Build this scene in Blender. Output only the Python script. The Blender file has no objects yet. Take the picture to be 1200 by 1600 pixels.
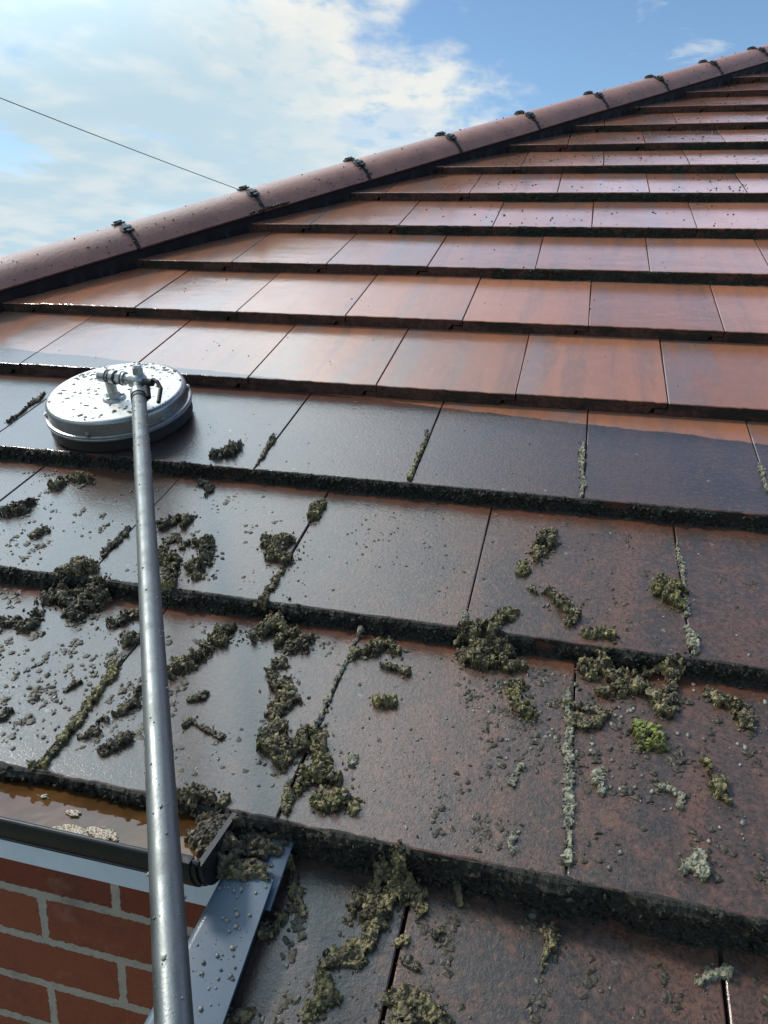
import bpy, bmesh, math, random
import numpy as np
from mathutils import Matrix, Vector

S = bpy.context.scene
COL = S.collection
PI = math.pi
PITCH = math.radians(24)
T = 0.028                       # tile thickness
G = 0.33138                     # gauge of the courses

# ------------------------------------------------------------------ camera
cam_d = bpy.data.cameras.new("camera")
cam = bpy.data.objects.new("camera", cam_d)
COL.objects.link(cam)
S.camera = cam
Rw = Matrix(((0.96907, 0.24439, 0.03426), (0.09727, -0.25066, -0.96318), (-0.2268, 0.93672, -0.26668)))
CW = Vector((0.490968, -0.653293, 0.559986))
Rb = Matrix((Rw[0], -Rw[1], -Rw[2])).transposed()      # columns: right, up, back
q = Rb.to_quaternion().normalized()
cam.matrix_world = Matrix.Translation(CW) @ q.to_matrix().to_4x4()
cam_d.sensor_fit = 'VERTICAL'
cam_d.sensor_height = 34.6
cam_d.lens = 1164.74 / 1600 * 34.6
cam_d.clip_start = 0.02
cam_d.clip_end = 2000
cam_d.dof.use_dof = False

# ------------------------------------------------------------------ exposure
S.view_settings.view_transform = 'Standard'
S.view_settings.look = 'None'
S.view_settings.exposure = 0.0
S.view_settings.gamma = 1
S.view_settings.use_curve_mapping = False

# ------------------------------------------------------------------ sun and sky
SUN_AZ, SUN_EL = math.radians(-84), math.radians(45)
sd = Vector((math.sin(SUN_AZ) * math.cos(SUN_EL), math.cos(SUN_AZ) * math.cos(SUN_EL), math.sin(SUN_EL)))
sl = bpy.data.lights.new("sun", 'SUN')
sl.energy = 2.8
sl.angle = math.radians(8)
sl.color = (1.0, 0.93, 0.82)
so = bpy.data.objects.new("sun", sl)
COL.objects.link(so)
so.rotation_euler = (-sd).to_track_quat('-Z', 'Y').to_euler()
so.location = (0, 0, 8)

world = bpy.data.worlds.new("World")
S.world = world
world.use_nodes = True


class NT:
    """small helper for building node trees"""
    def __init__(s, tree):
        s.t = tree
        s.n = tree.nodes
        s.l = tree.links

    def new(s, kind, **kw):
        nd = s.n.new(kind)
        for k, v in kw.items():
            if k == 'i':
                for a, b in v.items():
                    s.put(nd.inputs[a], b)
            else:
                setattr(nd, k, v)
        return nd

    def put(s, sock, v):
        if isinstance(v, bpy.types.NodeSocket):
            s.l.new(v, sock)
        elif isinstance(v, bpy.types.Node):
            s.l.new(v.outputs[0], sock)
        else:
            sock.default_value = v

    def math(s, op, a, b=0.0, c=None, clamp=False):
        nd = s.n.new('ShaderNodeMath')
        nd.operation = op
        nd.use_clamp = clamp
        s.put(nd.inputs[0], a)
        s.put(nd.inputs[1], b)
        if c is not None:
            s.put(nd.inputs[2], c)
        return nd.outputs[0]

    def ramp(s, v, a, b, lo=0.0, hi=1.0, smooth=True):
        nd = s.n.new('ShaderNodeMapRange')
        nd.interpolation_type = 'SMOOTHSTEP' if smooth else 'LINEAR'
        s.put(nd.inputs['Value'], v)
        nd.inputs['From Min'].default_value = a
        nd.inputs['From Max'].default_value = b
        nd.inputs['To Min'].default_value = lo
        nd.inputs['To Max'].default_value = hi
        return nd.outputs[0]

    def mix(s, f, a, b):
        nd = s.n.new('ShaderNodeMix')
        nd.data_type = 'RGBA'
        s.put(nd.inputs[0], f)
        s.put(nd.inputs[6], a if not isinstance(a, tuple) else (*a[:3], 1))
        s.put(nd.inputs[7], b if not isinstance(b, tuple) else (*b[:3], 1))
        return nd.outputs[2]

    def noise(s, vec, scale, detail=4, rough=0.55, dist=0.0, out='Fac', lac=2.0):
        nd = s.n.new('ShaderNodeTexNoise')
        if vec is not None:
            s.put(nd.inputs['Vector'], vec)
        nd.inputs['Scale'].default_value = scale
        nd.inputs['Detail'].default_value = detail
        nd.inputs['Roughness'].default_value = rough
        nd.inputs['Distortion'].default_value = dist
        return nd.outputs[out]

    def voro(s, vec, scale, feature='F1', rnd=1.0, out='Distance'):
        nd = s.n.new('ShaderNodeTexVoronoi')
        nd.feature = feature
        if vec is not None:
            s.put(nd.inputs['Vector'], vec)
        nd.inputs['Scale'].default_value = scale
        nd.inputs['Randomness'].default_value = rnd
        return nd.outputs[out]

    def scale(s, vec, v):
        nd = s.n.new('ShaderNodeMapping')
        s.put(nd.inputs['Vector'], vec)
        nd.inputs['Scale'].default_value = v
        return nd.outputs[0]

    def bump(s, h, strength=0.5, dist=0.001, normal=None):
        nd = s.n.new('ShaderNodeBump')
        s.put(nd.inputs['Height'], h)
        s.put(nd.inputs['Strength'], strength)
        nd.inputs['Distance'].default_value = dist
        if normal is not None:
            s.put(nd.inputs['Normal'], normal)
        return nd.outputs[0]


wt = NT(world.node_tree)
wt.n.clear()
w_out = wt.new('ShaderNodeOutputWorld')
bg = wt.new('ShaderNodeBackground')
SKY_STRENGTH = 0.14
sky = wt.new('ShaderNodeTexSky')
sky.sky_type = 'NISHITA'
sky.sun_disc = False
sky.sun_elevation = SUN_EL
sky.sun_rotation = SUN_AZ
sky.air_density = 1.0
sky.dust_density = 0.1
sky.ozone_density = 3.5
tc = wt.new('ShaderNodeTexCoord')
D = tc.outputs['Generated']
sep = wt.new('ShaderNodeSeparateXYZ', i={0: D})
az = wt.math('MULTIPLY', wt.math('ARCTAN2', sep.outputs[0], sep.outputs[1]), 180 / PI)
el = wt.math('MULTIPLY', wt.math('ARCSINE', sep.outputs[2]), 180 / PI)
# direction flattened onto a cloud layer: x/(z+c), y/(z+c)
zz = wt.math('ADD', wt.math('MAXIMUM', sep.outputs[2], 0.0), 0.16)
cp = wt.new('ShaderNodeCombineXYZ', i={0: wt.math('DIVIDE', sep.outputs[0], zz), 1: wt.math('DIVIDE', sep.outputs[1], zz), 2: 0.3})
n_big = wt.noise(cp.outputs[0], 1.7, 6, 0.55, 0.3)
n_mid = wt.noise(cp.outputs[0], 3.6, 6, 0.52, 0.15)
n_fine = wt.noise(wt.scale(cp.outputs[0], (1.3, 1, 1)), 9.0, 7, 0.55, 0.2)
n_b = wt.math('SUBTRACT', n_big, 0.5)
n_m = wt.math('SUBTRACT', n_mid, 0.5)
n_f = wt.math('SUBTRACT', n_fine, 0.5)
# edge of the cloud bank: azimuth of its right-hand border, per elevation
border = wt.math('ADD', wt.math('MULTIPLY', wt.math('SUBTRACT', 19.0, wt.math('MINIMUM', el, 24.0)), 1.25), -14.5)
dist = wt.math('SUBTRACT', border, az)                      # degrees inside the bank
dist = wt.math('ADD', dist, wt.math('MULTIPLY', n_m, 26.0))
dist = wt.math('ADD', dist, wt.math('MULTIPLY', n_f, 12.0))
bank = wt.ramp(dist, -3.5, 6.5)
thin = wt.ramp(wt.math('ADD', dist, wt.math('MULTIPLY', n_b, 20.0)), 22.0, 5.0)      # bright rim near the border
hole = wt.ramp(wt.math('ADD', n_mid, wt.math('MULTIPLY', n_big, 0.8)), 0.90, 0.76)    # holes where blue shows
low = wt.ramp(el, 13.0, 6.0)
hole = wt.math('MULTIPLY', wt.ramp(n_big, 0.46, 0.34), 0.40)
# isolated puffs over the blue on the right
puff = wt.math('MULTIPLY', wt.ramp(wt.noise(cp.outputs[0], 7.0, 7, 0.58, 0.3), 0.56, 0.70), wt.ramp(az, -2.0, 5.0))
puff = wt.math('MULTIPLY', puff, 0.45)
veil_col = (0.58, 0.77, 0.88, 1)
rim_col = (0.95, 0.96, 0.92, 1)
cl_col = wt.mix(wt.math('MULTIPLY', thin, wt.ramp(n_fine, 0.28, 0.58)), veil_col, rim_col)
cl_col = wt.mix(wt.math('MULTIPLY', wt.ramp(wt.math('ADD', n_mid, wt.math('MULTIPLY', low, 0.10)), 0.48, 0.74), 0.50), cl_col, (0.95, 0.96, 0.93, 1))
sky_s = wt.new('ShaderNodeVectorMath', operation='SCALE', i={0: sky.outputs[0]})
sky_s.inputs['Scale'].default_value = SKY_STRENGTH
sky_t = wt.new('ShaderNodeVectorMath', operation='MULTIPLY', i={0: sky_s.outputs[0], 1: (1.05, 1.10, 1.08)})
# sun-lit brightness of the cloud: strongest round the veiled sun
gdir = (math.sin(math.radians(-52)) * math.cos(math.radians(50)), math.cos(math.radians(-52)) * math.cos(math.radians(50)), math.sin(math.radians(50)))
dp = wt.new('ShaderNodeVectorMath', operation='DOT_PRODUCT', i={0: D, 1: gdir})
ang = wt.math('MULTIPLY', wt.math('ARCCOSINE', dp.outputs['Value']), 180 / PI)
glow = wt.ramp(ang, 42.0, 10.0)
cov = wt.math('MULTIPLY', bank, wt.math('SUBTRACT', 1.0, wt.math('MULTIPLY', hole, wt.math('SUBTRACT', 1.0, glow))))
cov = wt.math('MAXIMUM', cov, puff)
# a small blue gap low on the left
gx = wt.math('DIVIDE', wt.math('ADD', az, 40.5), 3.6)
gy = wt.math('DIVIDE', wt.math('SUBTRACT', el, 8.6), 1.5)
gd = wt.math('ADD', wt.math('ADD', wt.math('MULTIPLY', gx, gx), wt.math('MULTIPLY', gy, gy)), wt.math('MULTIPLY', n_f, 3.5))
cov = wt.math('MULTIPLY', cov, wt.ramp(gd, 0.2, 1.5, 0.40, 1.0))
lum = wt.math('ADD', 0.92, wt.math('MULTIPLY', glow, wt.math('ADD', 3.1, wt.math('MULTIPLY', n_m, 2.0))))
cl_e = wt.new('ShaderNodeVectorMath', operation='SCALE', i={0: cl_col, 'Scale': lum})
cov = wt.math('MAXIMUM', cov, wt.math('MULTIPLY', glow, 0.9))
# a broad pale bank above the picture, in front of the camera
upper = wt.math('MULTIPLY', wt.ramp(el, 21.0, 27.0), wt.ramp(wt.math('ADD', el, wt.math('MULTIPLY', n_b, 10.0)), 40.0, 32.0))
upper = wt.math('MULTIPLY', upper, wt.ramp(wt.math('ABSOLUTE', az), 75.0, 35.0))
upper = wt.math('MULTIPLY', upper, wt.ramp(n_mid, 0.25, 0.55, 0.6, 1.0))
fin = wt.mix(cov, sky_t.outputs[0], cl_e.outputs[0])
fin = wt.mix(wt.math('MULTIPLY', upper, 0.85), fin, (1.34, 1.31, 1.66))
wt.put(bg.inputs['Color'], fin)
bg.inputs['Strength'].default_value = 1.0
wt.l.new(bg.outputs[0], w_out.inputs[0])

# ------------------------------------------------------------------ frames and helpers
MR = Matrix.Rotation(PITCH, 4, 'X')          # roof frame (u along the eaves, v up the slope, n out) -> world
MRi = MR.inverted()


def RP(u, v, n=0.0):
    return (MR @ Vector((u, v, n)))


N0 = [.025, -.003, -.012, -.013, -.008, -.003, .001, .004, .005, .002, 0, .002] + [0] * 12
V0 = [-.0028, .0003, -.0004, .0029, .0001, .0001, -.0001, .0025, -.0003, -.0007, -.0014, -.0003] + [0] * 12
UO = [.229, .080, .231, .083, .218, .066, .206, .083, .229, .084, .222, .075, .222, .078, .222, .078, .222, .078, .222, .078]
TW = 0.2985


def surfn(u, v):
    k = int(math.floor(v / G))
    if k < 0:
        return (v - k * G) / G * (-T)
    return N0[k] + (v - k * G) / G * (N0[k + 1] - T - N0[k])


def surf_np(v):
    k = np.floor(v / G).astype(int)
    N = np.array(N0)
    kk = np.clip(k, 0, 18)
    a = N[kk] + (v - k * G) / G * (N[kk + 1] - T - N[kk])
    b = (v - k * G) / G * (-T)
    return np.where(k < 0, b, a)


def mesh_obj(name, verts, faces, mats, parent=None, mat_idx=None, smooth=False, matrix=None):
    me = bpy.data.meshes.new(name)
    me.from_pydata([tuple(v) for v in verts], [], [tuple(f) for f in faces])
    for m in (mats if isinstance(mats, (list, tuple)) else [mats]):
        me.materials.append(m)
    if mat_idx is not None:
        me.polygons.foreach_set('material_index', mat_idx)
    if smooth:
        me.polygons.foreach_set('use_smooth', [True] * len(me.polygons))
    me.update()
    o = bpy.data.objects.new(name, me)
    COL.objects.link(o)
    if parent is not None:
        o.parent = parent
    if matrix is not None:
        o.matrix_world = matrix
    return o


def bm_obj(name, bm, mats, parent=None, smooth=False, matrix=None):
    me = bpy.data.meshes.new(name)
    bmesh.ops.recalc_face_normals(bm, faces=bm.faces)
    bm.to_mesh(me)
    bm.free()
    for m in (mats if isinstance(mats, (list, tuple)) else [mats]):
        me.materials.append(m)
    if smooth:
        me.polygons.foreach_set('use_smooth', [True] * len(me.polygons))
        try:
            me.set_sharp_from_angle(angle=math.radians(38))
        except Exception:
            pass
    o = bpy.data.objects.new(name, me)
    COL.objects.link(o)
    if parent is not None:
        o.parent = parent
    if matrix is not None:
        o.matrix_world = matrix
    return o


def empty(name, loc=(0, 0, 0)):
    o = bpy.data.objects.new(name, None)
    COL.objects.link(o)
    o.location = loc
    o.empty_display_size = 0.1
    return o


def tag(o, label=None, cat=None, group=None, kind=None):
    if label:
        o['label'] = label
    if cat:
        o['category'] = cat
    if group:
        o['group'] = group
    if kind:
        o['kind'] = kind
    return o


def frame_from(p0, d, up=Vector((0, 0, 1))):
    z = Vector(d).normalized()
    x = Vector(up).cross(z)
    if x.length < 1e-4:
        x = Vector((1, 0, 0)).cross(z)
    x.normalize()
    y = z.cross(x)
    m = Matrix((x, y, z)).transposed().to_4x4()
    m.translation = Vector(p0)
    return m


def tube(bm, p0, p1, r0, r1=None, seg=32, cap=True):
    """tapered cylinder from p0 to p1"""
    r1 = r0 if r1 is None else r1
    p0, p1 = Vector(p0), Vector(p1)
    m = frame_from(p0, p1 - p0)
    L = (p1 - p0).length
    a = [bm.verts.new(m @ Vector((r0 * math.cos(t), r0 * math.sin(t), 0))) for t in [2 * PI * i / seg for i in range(seg)]]
    b = [bm.verts.new(m @ Vector((r1 * math.cos(t), r1 * math.sin(t), L))) for t in [2 * PI * i / seg for i in range(seg)]]
    for i in range(seg):
        j = (i + 1) % seg
        bm.faces.new((a[i], a[j], b[j], b[i]))
    if cap:
        bm.faces.new(a[::-1])
        bm.faces.new(b)


def lathe(bm, prof, m=Matrix(), seg=96, close=False):
    """prof: list of (r, z) in the frame m"""
    rings = []
    for r, z in prof:
        if r < 1e-6:
            rings.append([bm.verts.new(m @ Vector((0, 0, z)))])
        else:
            rings.append([bm.verts.new(m @ Vector((r * math.cos(2 * PI * i / seg), r * math.sin(2 * PI * i / seg), z))) for i in range(seg)])
    for a, b in zip(rings, rings[1:]):
        for i in range(seg):
            j = (i + 1) % seg
            if len(a) == 1 and len(b) == 1:
                continue
            if len(a) == 1:
                bm.faces.new((a[0], b[j], b[i]))
            elif len(b) == 1:
                bm.faces.new((a[i], a[j], b[0]))
            else:
                bm.faces.new((a[i], a[j], b[j], b[i]))
    if close:
        a, b = rings[-1], rings[0]
        for i in range(seg):
            j = (i + 1) % seg
            bm.faces.new((a[i], a[j], b[j], b[i]))


def box(bm, lo, hi, m=Matrix(), bev=0.0):
    vs = [bm.verts.new(m @ Vector((x, y, z))) for z in (lo[2], hi[2]) for y in (lo[1], hi[1]) for x in (lo[0], hi[0])]
    fs = [bm.faces.new([vs[i] for i in f]) for f in ((0, 2, 3, 1), (4, 5, 7, 6), (0, 1, 5, 4), (2, 6, 7, 3), (0, 4, 6, 2), (1, 3, 7, 5))]
    if bev > 0:
        es = list({e for f in fs for e in f.edges})
        bmesh.ops.bevel(bm, geom=es, offset=bev, segments=2, affect='EDGES', profile=0.6)


def prism(bm, poly, m, L, cap=True):
    """extrude a closed 2-D polygon (x, y) of the frame m along its z by L"""
    a = [bm.verts.new(m @ Vector((x, y, 0))) for x, y in poly]
    b = [bm.verts.new(m @ Vector((x, y, L))) for x, y in poly]
    n = len(poly)
    for i in range(n):
        j = (i + 1) % n
        bm.faces.new((a[i], a[j], b[j], b[i]))
    if cap:
        bm.faces.new(a[::-1])
        bm.faces.new(b)


# ------------------------------------------------------------------ numpy noise
_rs = np.random.RandomState(7)
_LAT = _rs.rand(64, 64, 64)
_PTS = _rs.rand(64, 64, 64, 3)


def vnoise(x, y, z=None):
    """trilinear value noise in 0..1"""
    if z is None:
        z = np.zeros_like(x)
    xi, yi, zi = np.floor(x).astype(int), np.floor(y).astype(int), np.floor(z).astype(int)
    fx, fy, fz = x - xi, y - yi, z - zi
    fx, fy, fz = fx * fx * (3 - 2 * fx), fy * fy * (3 - 2 * fy), fz * fz * (3 - 2 * fz)
    r = 0
    for dx in (0, 1):
        for dy in (0, 1):
            for dz in (0, 1):
                w = (fx if dx else 1 - fx) * (fy if dy else 1 - fy) * (fz if dz else 1 - fz)
                r = r + w * _LAT[(xi + dx) & 63, (yi + dy) & 63, (zi + dz) & 63]
    return r


def fbm(x, y, z=None, oct=4, gain=0.5):
    if z is None:
        z = np.zeros_like(x)
    a, s, t = 1.0, 0.0, 0.0
    for i in range(oct):
        s = s + a * vnoise(x * 2 ** i + 17.3 * i, y * 2 ** i + 5.1 * i, z * 2 ** i + 9.7 * i)
        t += a
        a *= gain
    return s / t


def worley(x, y, z=None):
    """distance to the nearest feature point of a jittered 2-D/3-D lattice"""
    if z is None:
        z = np.zeros_like(x)
    xi, yi, zi = np.floor(x).astype(int), np.floor(y).astype(int), np.floor(z).astype(int)
    best = np.full(x.shape, 9.0)
    for dx in (-1, 0, 1):
        for dy in (-1, 0, 1):
            for dz in (-1, 0, 1):
                p = _PTS[(xi + dx) & 63, (yi + dy) & 63, (zi + dz) & 63]
                d = (xi + dx + p[..., 0] - x) ** 2 + (yi + dy + p[..., 1] - y) ** 2 + (zi + dz + p[..., 2] - z) ** 2
                best = np.minimum(best, d)
    return np.sqrt(best)


# ------------------------------------------------------------------ materials
def new_mat(name):
    m = bpy.data.materials.new(name)
    m.use_nodes = True
    t = NT(m.node_tree)
    b = m.node_tree.nodes['Principled BSDF']
    return m, t, b


def roof_uvn(t):
    """surface point in the roof frame (fixed to the building)"""
    g = t.new('ShaderNodeNewGeometry')
    r = t.new('ShaderNodeVectorRotate', rotation_type='X_AXIS')
    t.put(r.inputs['Vector'], g.outputs['Position'])
    r.inputs['Angle'].default_value = -PITCH
    return r.outputs[0]


def mat_tile_top():
    m, t, b = new_mat('glazed_tile_face')
    P = roof_uvn(t)
    s = t.new('ShaderNodeSeparateXYZ', i={0: P})
    oi = t.new('ShaderNodeObjectInfo')
    rnd = oi.outputs['Random']
    off = t.new('ShaderNodeCombineXYZ', i={0: t.math('MULTIPLY', rnd, 7.0), 1: t.math('MULTIPLY', rnd, 3.0), 2: t.math('MULTIPLY', rnd, 31.0)})
    Pt = t.new('ShaderNodeVectorMath', operation='ADD', i={0: P, 1: off.outputs[0]}).outputs[0]
    # --- clean fired colour: terracotta with grey, blue-green and buff streaks running down the slope
    n1 = t.noise(t.scale(Pt, (9, 1.2, 1)), 1.0, 3, 0.5, 0.3)
    n2 = t.noise(t.scale(Pt, (22, 2.2, 1)), 1.0, 4, 0.6, 0.4)
    n3 = t.noise(t.scale(Pt, (60, 25, 60)), 1.0, 4, 0.7)
    clean = t.mix(t.ramp(n1, 0.35, 0.65), (0.36, 0.140, 0.072), (0.29, 0.125, 0.078))
    clean = t.mix(t.math('MULTIPLY', t.ramp(n2, 0.48, 0.66), 0.54), clean, (0.165, 0.100, 0.080))
    clean = t.mix(t.math('MULTIPLY', t.ramp(n1, 0.54, 0.70), 0.50), clean, (0.17, 0.165, 0.17))
    clean = t.mix(t.math('MULTIPLY', t.ramp(n3, 0.40, 0.75), 0.35), clean, (0.42, 0.19, 0.11))
    gr = t.noise(P, 520.0, 2, 0.6)
    clean = t.mix(t.math('MULTIPLY', t.ramp(gr, 0.50, 0.70), 0.40), clean, (0.12, 0.07, 0.05))
    tone = t.math('MULTIPLY_ADD', rnd, 0.50, 0.70)
    cs = t.new('ShaderNodeVectorMath', operation='SCALE', i={0: clean, 'Scale': tone})
    # --- the film of dirt and algae on the part not cleaned yet
    d1 = t.noise(t.scale(Pt, (11, 3.5, 1)), 1.0, 5, 0.6, 0.6)
    d2 = t.noise(P, 38.0, 6, 0.65, 0.4)
    d3 = t.noise(P, 260.0, 4, 0.7)
    dirt = t.mix(t.ramp(d1, 0.36, 0.66), (0.062, 0.049, 0.042), (0.140, 0.072, 0.047))
    dirt = t.mix(t.math('MULTIPLY', t.ramp(d2, 0.48, 0.72), 0.55), dirt, (0.21, 0.085, 0.048))
    dirt = t.mix(t.math('MULTIPLY', t.ramp(d3, 0.44, 0.58), 0.72), dirt, (0.026, 0.022, 0.020))
    d4 = t.noise(P, 130.0, 3, 0.7)
    dirt = t.mix(t.math('MULTIPLY', t.ramp(d4, 0.52, 0.66), 0.45), dirt, (0.22, 0.115, 0.075))
    # reddish wash towards the right and grey-black towards the left
    dirt = t.mix(t.math('MULTIPLY', t.ramp(s.outputs[0], 0.55, 0.0), 0.45), dirt, (0.055, 0.049, 0.045))
    # the third course keeps an older, blacker film
    dirt = t.mix(t.math('MULTIPLY', t.ramp(t.math('ADD', s.outputs[1], t.math('MULTIPLY', t.math('SUBTRACT', d1, 0.5), 0.10)), 0.60, 0.72), 0.55), dirt, (0.026, 0.027, 0.036))
    # pale lichen specks
    lv = t.voro(P, 26.0)
    ln = t.noise(P, 7.0, 2)
    lich = t.math('MULTIPLY', t.ramp(t.math('ADD', lv, t.math('MULTIPLY', t.math('SUBTRACT', d3, 0.5), 0.30)), 0.115, 0.055), t.ramp(ln, 0.52, 0.60))
    dirt = t.mix(t.math('MULTIPLY', lich, 0.7), dirt, (0.22, 0.22, 0.18))
    # --- how far the cleaning has come: a line near the top of the third course
    wob = t.noise(t.scale(P, (9, 9, 9)), 1.0, 4, 0.6)
    edge = t.math('ADD', 0.990, t.math('MULTIPLY', s.outputs[0], -0.100))
    edge = t.math('ADD', edge, t.math('MULTIPLY', t.math('SUBTRACT', wob, 0.5), 0.030))
    fine = t.math('MULTIPLY', t.math('SUBTRACT', t.noise(P, 120.0, 4, 0.7), 0.5), 0.010)
    cleaned = t.ramp(t.math('ADD', t.math('SUBTRACT', s.outputs[1], edge), fine), -0.002, 0.003)
    # painted reflection of the dark course edge above: reddish band on the dirty part
    vfrac = t.math('FRACT', t.math('DIVIDE', s.outputs[1], G))
    band = t.ramp(t.math('ADD', vfrac, t.math('MULTIPLY', t.math('SUBTRACT', d1, 0.5), 0.16)), 0.84, 0.97)
    band = t.math('MULTIPLY', band, t.ramp(s.outputs[1], -0.02, 0.02))
    dirt = t.mix(t.math('MULTIPLY', band, 0.60), dirt, (0.15, 0.050, 0.026))
    col = t.mix(cleaned, dirt, cs.outputs[0])
    t.put(b.inputs['Base Color'], col)
    # --- wet gloss with a fine sandy grain
    wet = t.noise(P, 6.0, 3, 0.5)
    t.put(b.inputs['Roughness'], t.math('ADD', t.math('MULTIPLY', wet, 0.10), t.mix(cleaned, (0.27, 0.27, 0.27), (0.24, 0.24, 0.24))))
    b.inputs['Coat Weight'].default_value = 1.0
    b.inputs['Coat IOR'].default_value = 1.5
    t.put(b.inputs['Coat Roughness'], t.ramp(wet, 0.35, 0.7, 0.06, 0.16))
    g1 = t.noise(P, 420.0, 4, 0.75)
    g2 = t.noise(P, 60.0, 3, 0.6)
    g3 = t.noise(t.scale(P, (14, 26, 20)), 1.0, 2, 0.5)
    h = t.math('ADD', t.math('MULTIPLY', g1, 0.50), t.math('MULTIPLY', t.noise(P, 170.0, 3, 0.7), 0.9))
    bs = t.math('ADD', 0.60, t.math('MULTIPLY', cleaned, -0.30))
    b.inputs['Specular IOR Level'].default_value = 0.22
    nb = t.bump(h, bs, 0.0011)
    nb = t.bump(g3, 0.12, 0.004, nb)
    t.put(b.inputs['Normal'], nb)
    cb = t.bump(h, t.math('MULTIPLY', bs, 0.75), 0.0011)
    cb = t.bump(g3, 0.14, 0.004, cb)
    t.put(b.inputs['Coat Normal'], cb)
    return m


def mat_tile_edge():
    m, t, b = new_mat('rough_concrete_edge')
    P = roof_uvn(t)
    v = t.voro(P, 420.0)
    n = t.noise(P, 90.0, 5, 0.7)
    f = t.ramp(n, 0.35, 0.65)
    c = t.mix(f, (0.050, 0.023, 0.018), (0.13, 0.055, 0.040))
    c = t.mix(t.math('MULTIPLY', t.ramp(v, 0.35, 0.15), 0.5), c, (0.16, 0.09, 0.07))
    moss = t.noise(t.scale(P, (7, 1, 20)), 1.0, 5, 0.65)
    c = t.mix(t.math('MULTIPLY', t.ramp(moss, 0.46, 0.6), 0.85), c, (0.016, 0.017, 0.011))
    t.put(b.inputs['Base Color'], c)
    b.inputs['Roughness'].default_value = 0.6
    b.inputs['Specular IOR Level'].default_value = 0.35
    t.put(b.inputs['Normal'], t.bump(t.math('ADD', v, n), 0.9, 0.003))
    return m


def mat_hip():
    m, t, b = new_mat('ridge_concrete')
    g = t.new('ShaderNodeNewGeometry')
    P = g.outputs['Position']
    oi = t.new('ShaderNodeObjectInfo')
    n = t.noise(P, 14.0, 5, 0.6)
    f = t.noise(P, 230.0, 3, 0.7)
    c = t.mix(t.ramp(n, 0.3, 0.7), (0.27, 0.130, 0.100), (0.35, 0.165, 0.125))
    c = t.mix(t.math('MULTIPLY', t.ramp(f, 0.5, 0.7), 0.4), c, (0.34, 0.22, 0.19))
    sp = t.voro(P, 85.0)
    c = t.mix(t.math('MULTIPLY', t.ramp(sp, 0.17, 0.09), t.ramp(t.noise(P, 20.0, 2), 0.42, 0.6)), c, (0.05, 0.035, 0.03))
    sp2 = t.voro(P, 150.0)
    c = t.mix(t.math('MULTIPLY', t.ramp(sp2, 0.16, 0.08), 0.6), c, (0.42, 0.36, 0.33))
    cs = t.new('ShaderNodeVectorMath', operation='SCALE', i={0: c, 'Scale': t.math('MULTIPLY_ADD', oi.outputs['Random'], 0.18, 0.90)})
    t.put(b.inputs['Base Color'], cs.outputs[0])
    t.put(b.inputs['Roughness'], t.ramp(n, 0.3, 0.7, 0.42, 0.58))
    b.inputs['Coat Weight'].default_value = 0.25
    b.inputs['Coat Roughness'].default_value = 0.3
    t.put(b.inputs['Normal'], t.bump(t.math('ADD', f, t.math('MULTIPLY', sp, 0.8)), 0.35, 0.002))
    return m


def mat_simple(name, col, rough=0.5, metal=0.0, spec=0.5, bump=0.0, bscale=200.0, var=0.0, coat=0.0):
    m, t, b = new_mat(name)
    tcn = t.new('ShaderNodeTexCoord')
    P = tcn.outputs['Object']
    if var > 0:
        n = t.noise(P, 22.0, 5, 0.6)
        t.put(b.inputs['Base Color'], t.mix(t.ramp(n, 0.3, 0.7), tuple(c * (1 - var) for c in col), tuple(min(1, c * (1 + var)) for c in col)))
        t.put(b.inputs['Roughness'], t.ramp(n, 0.3, 0.7, max(0.03, rough * 0.75), min(1, rough * 1.25)))
    else:
        b.inputs['Base Color'].default_value = (*col, 1)
        b.inputs['Roughness'].default_value = rough
    b.inputs['Metallic'].default_value = metal
    b.inputs['Specular IOR Level'].default_value = spec
    b.inputs['Coat Weight'].default_value = coat
    if bump > 0:
        t.put(b.inputs['Normal'], t.bump(t.noise(P, bscale, 4, 0.6), bump, 0.001))
    return m


def mat_moss(name, base, mid, tip, amt=0.5, wet=0.45):
    m, t, b = new_mat(name)
    g = t.new('ShaderNodeNewGeometry')
    P = g.outputs['Position']
    n1 = t.noise(P, 75.0, 4, 0.65)
    n2 = t.noise(P, 210.0, 4, 0.65)
    v = n1
    c = t.mix(t.ramp(n2, 0.36, 0.62), base, mid)
    at = t.new('ShaderNodeAttribute', attribute_name='tip')
    f = t.math('MULTIPLY', t.ramp(n1, 0.62 - 0.35 * amt, 0.74 - 0.2 * amt), t.ramp(at.outputs['Fac'], 0.25, 0.9))
    c = t.mix(t.math('MULTIPLY', f, 0.9), c, tip)
    c = t.mix(t.math('MULTIPLY', t.ramp(t.noise(P, 900.0, 2, 0.6), 0.62, 0.75), 0.5), c, (0.26, 0.23, 0.15))
    t.put(b.inputs['Base Color'], c)
    b.inputs['Roughness'].default_value = wet + 0.1
    b.inputs['Specular IOR Level'].default_value = 0.5
    t.put(b.inputs['Normal'], t.bump(n2, 0.45, 0.0018))
    return m


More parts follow.
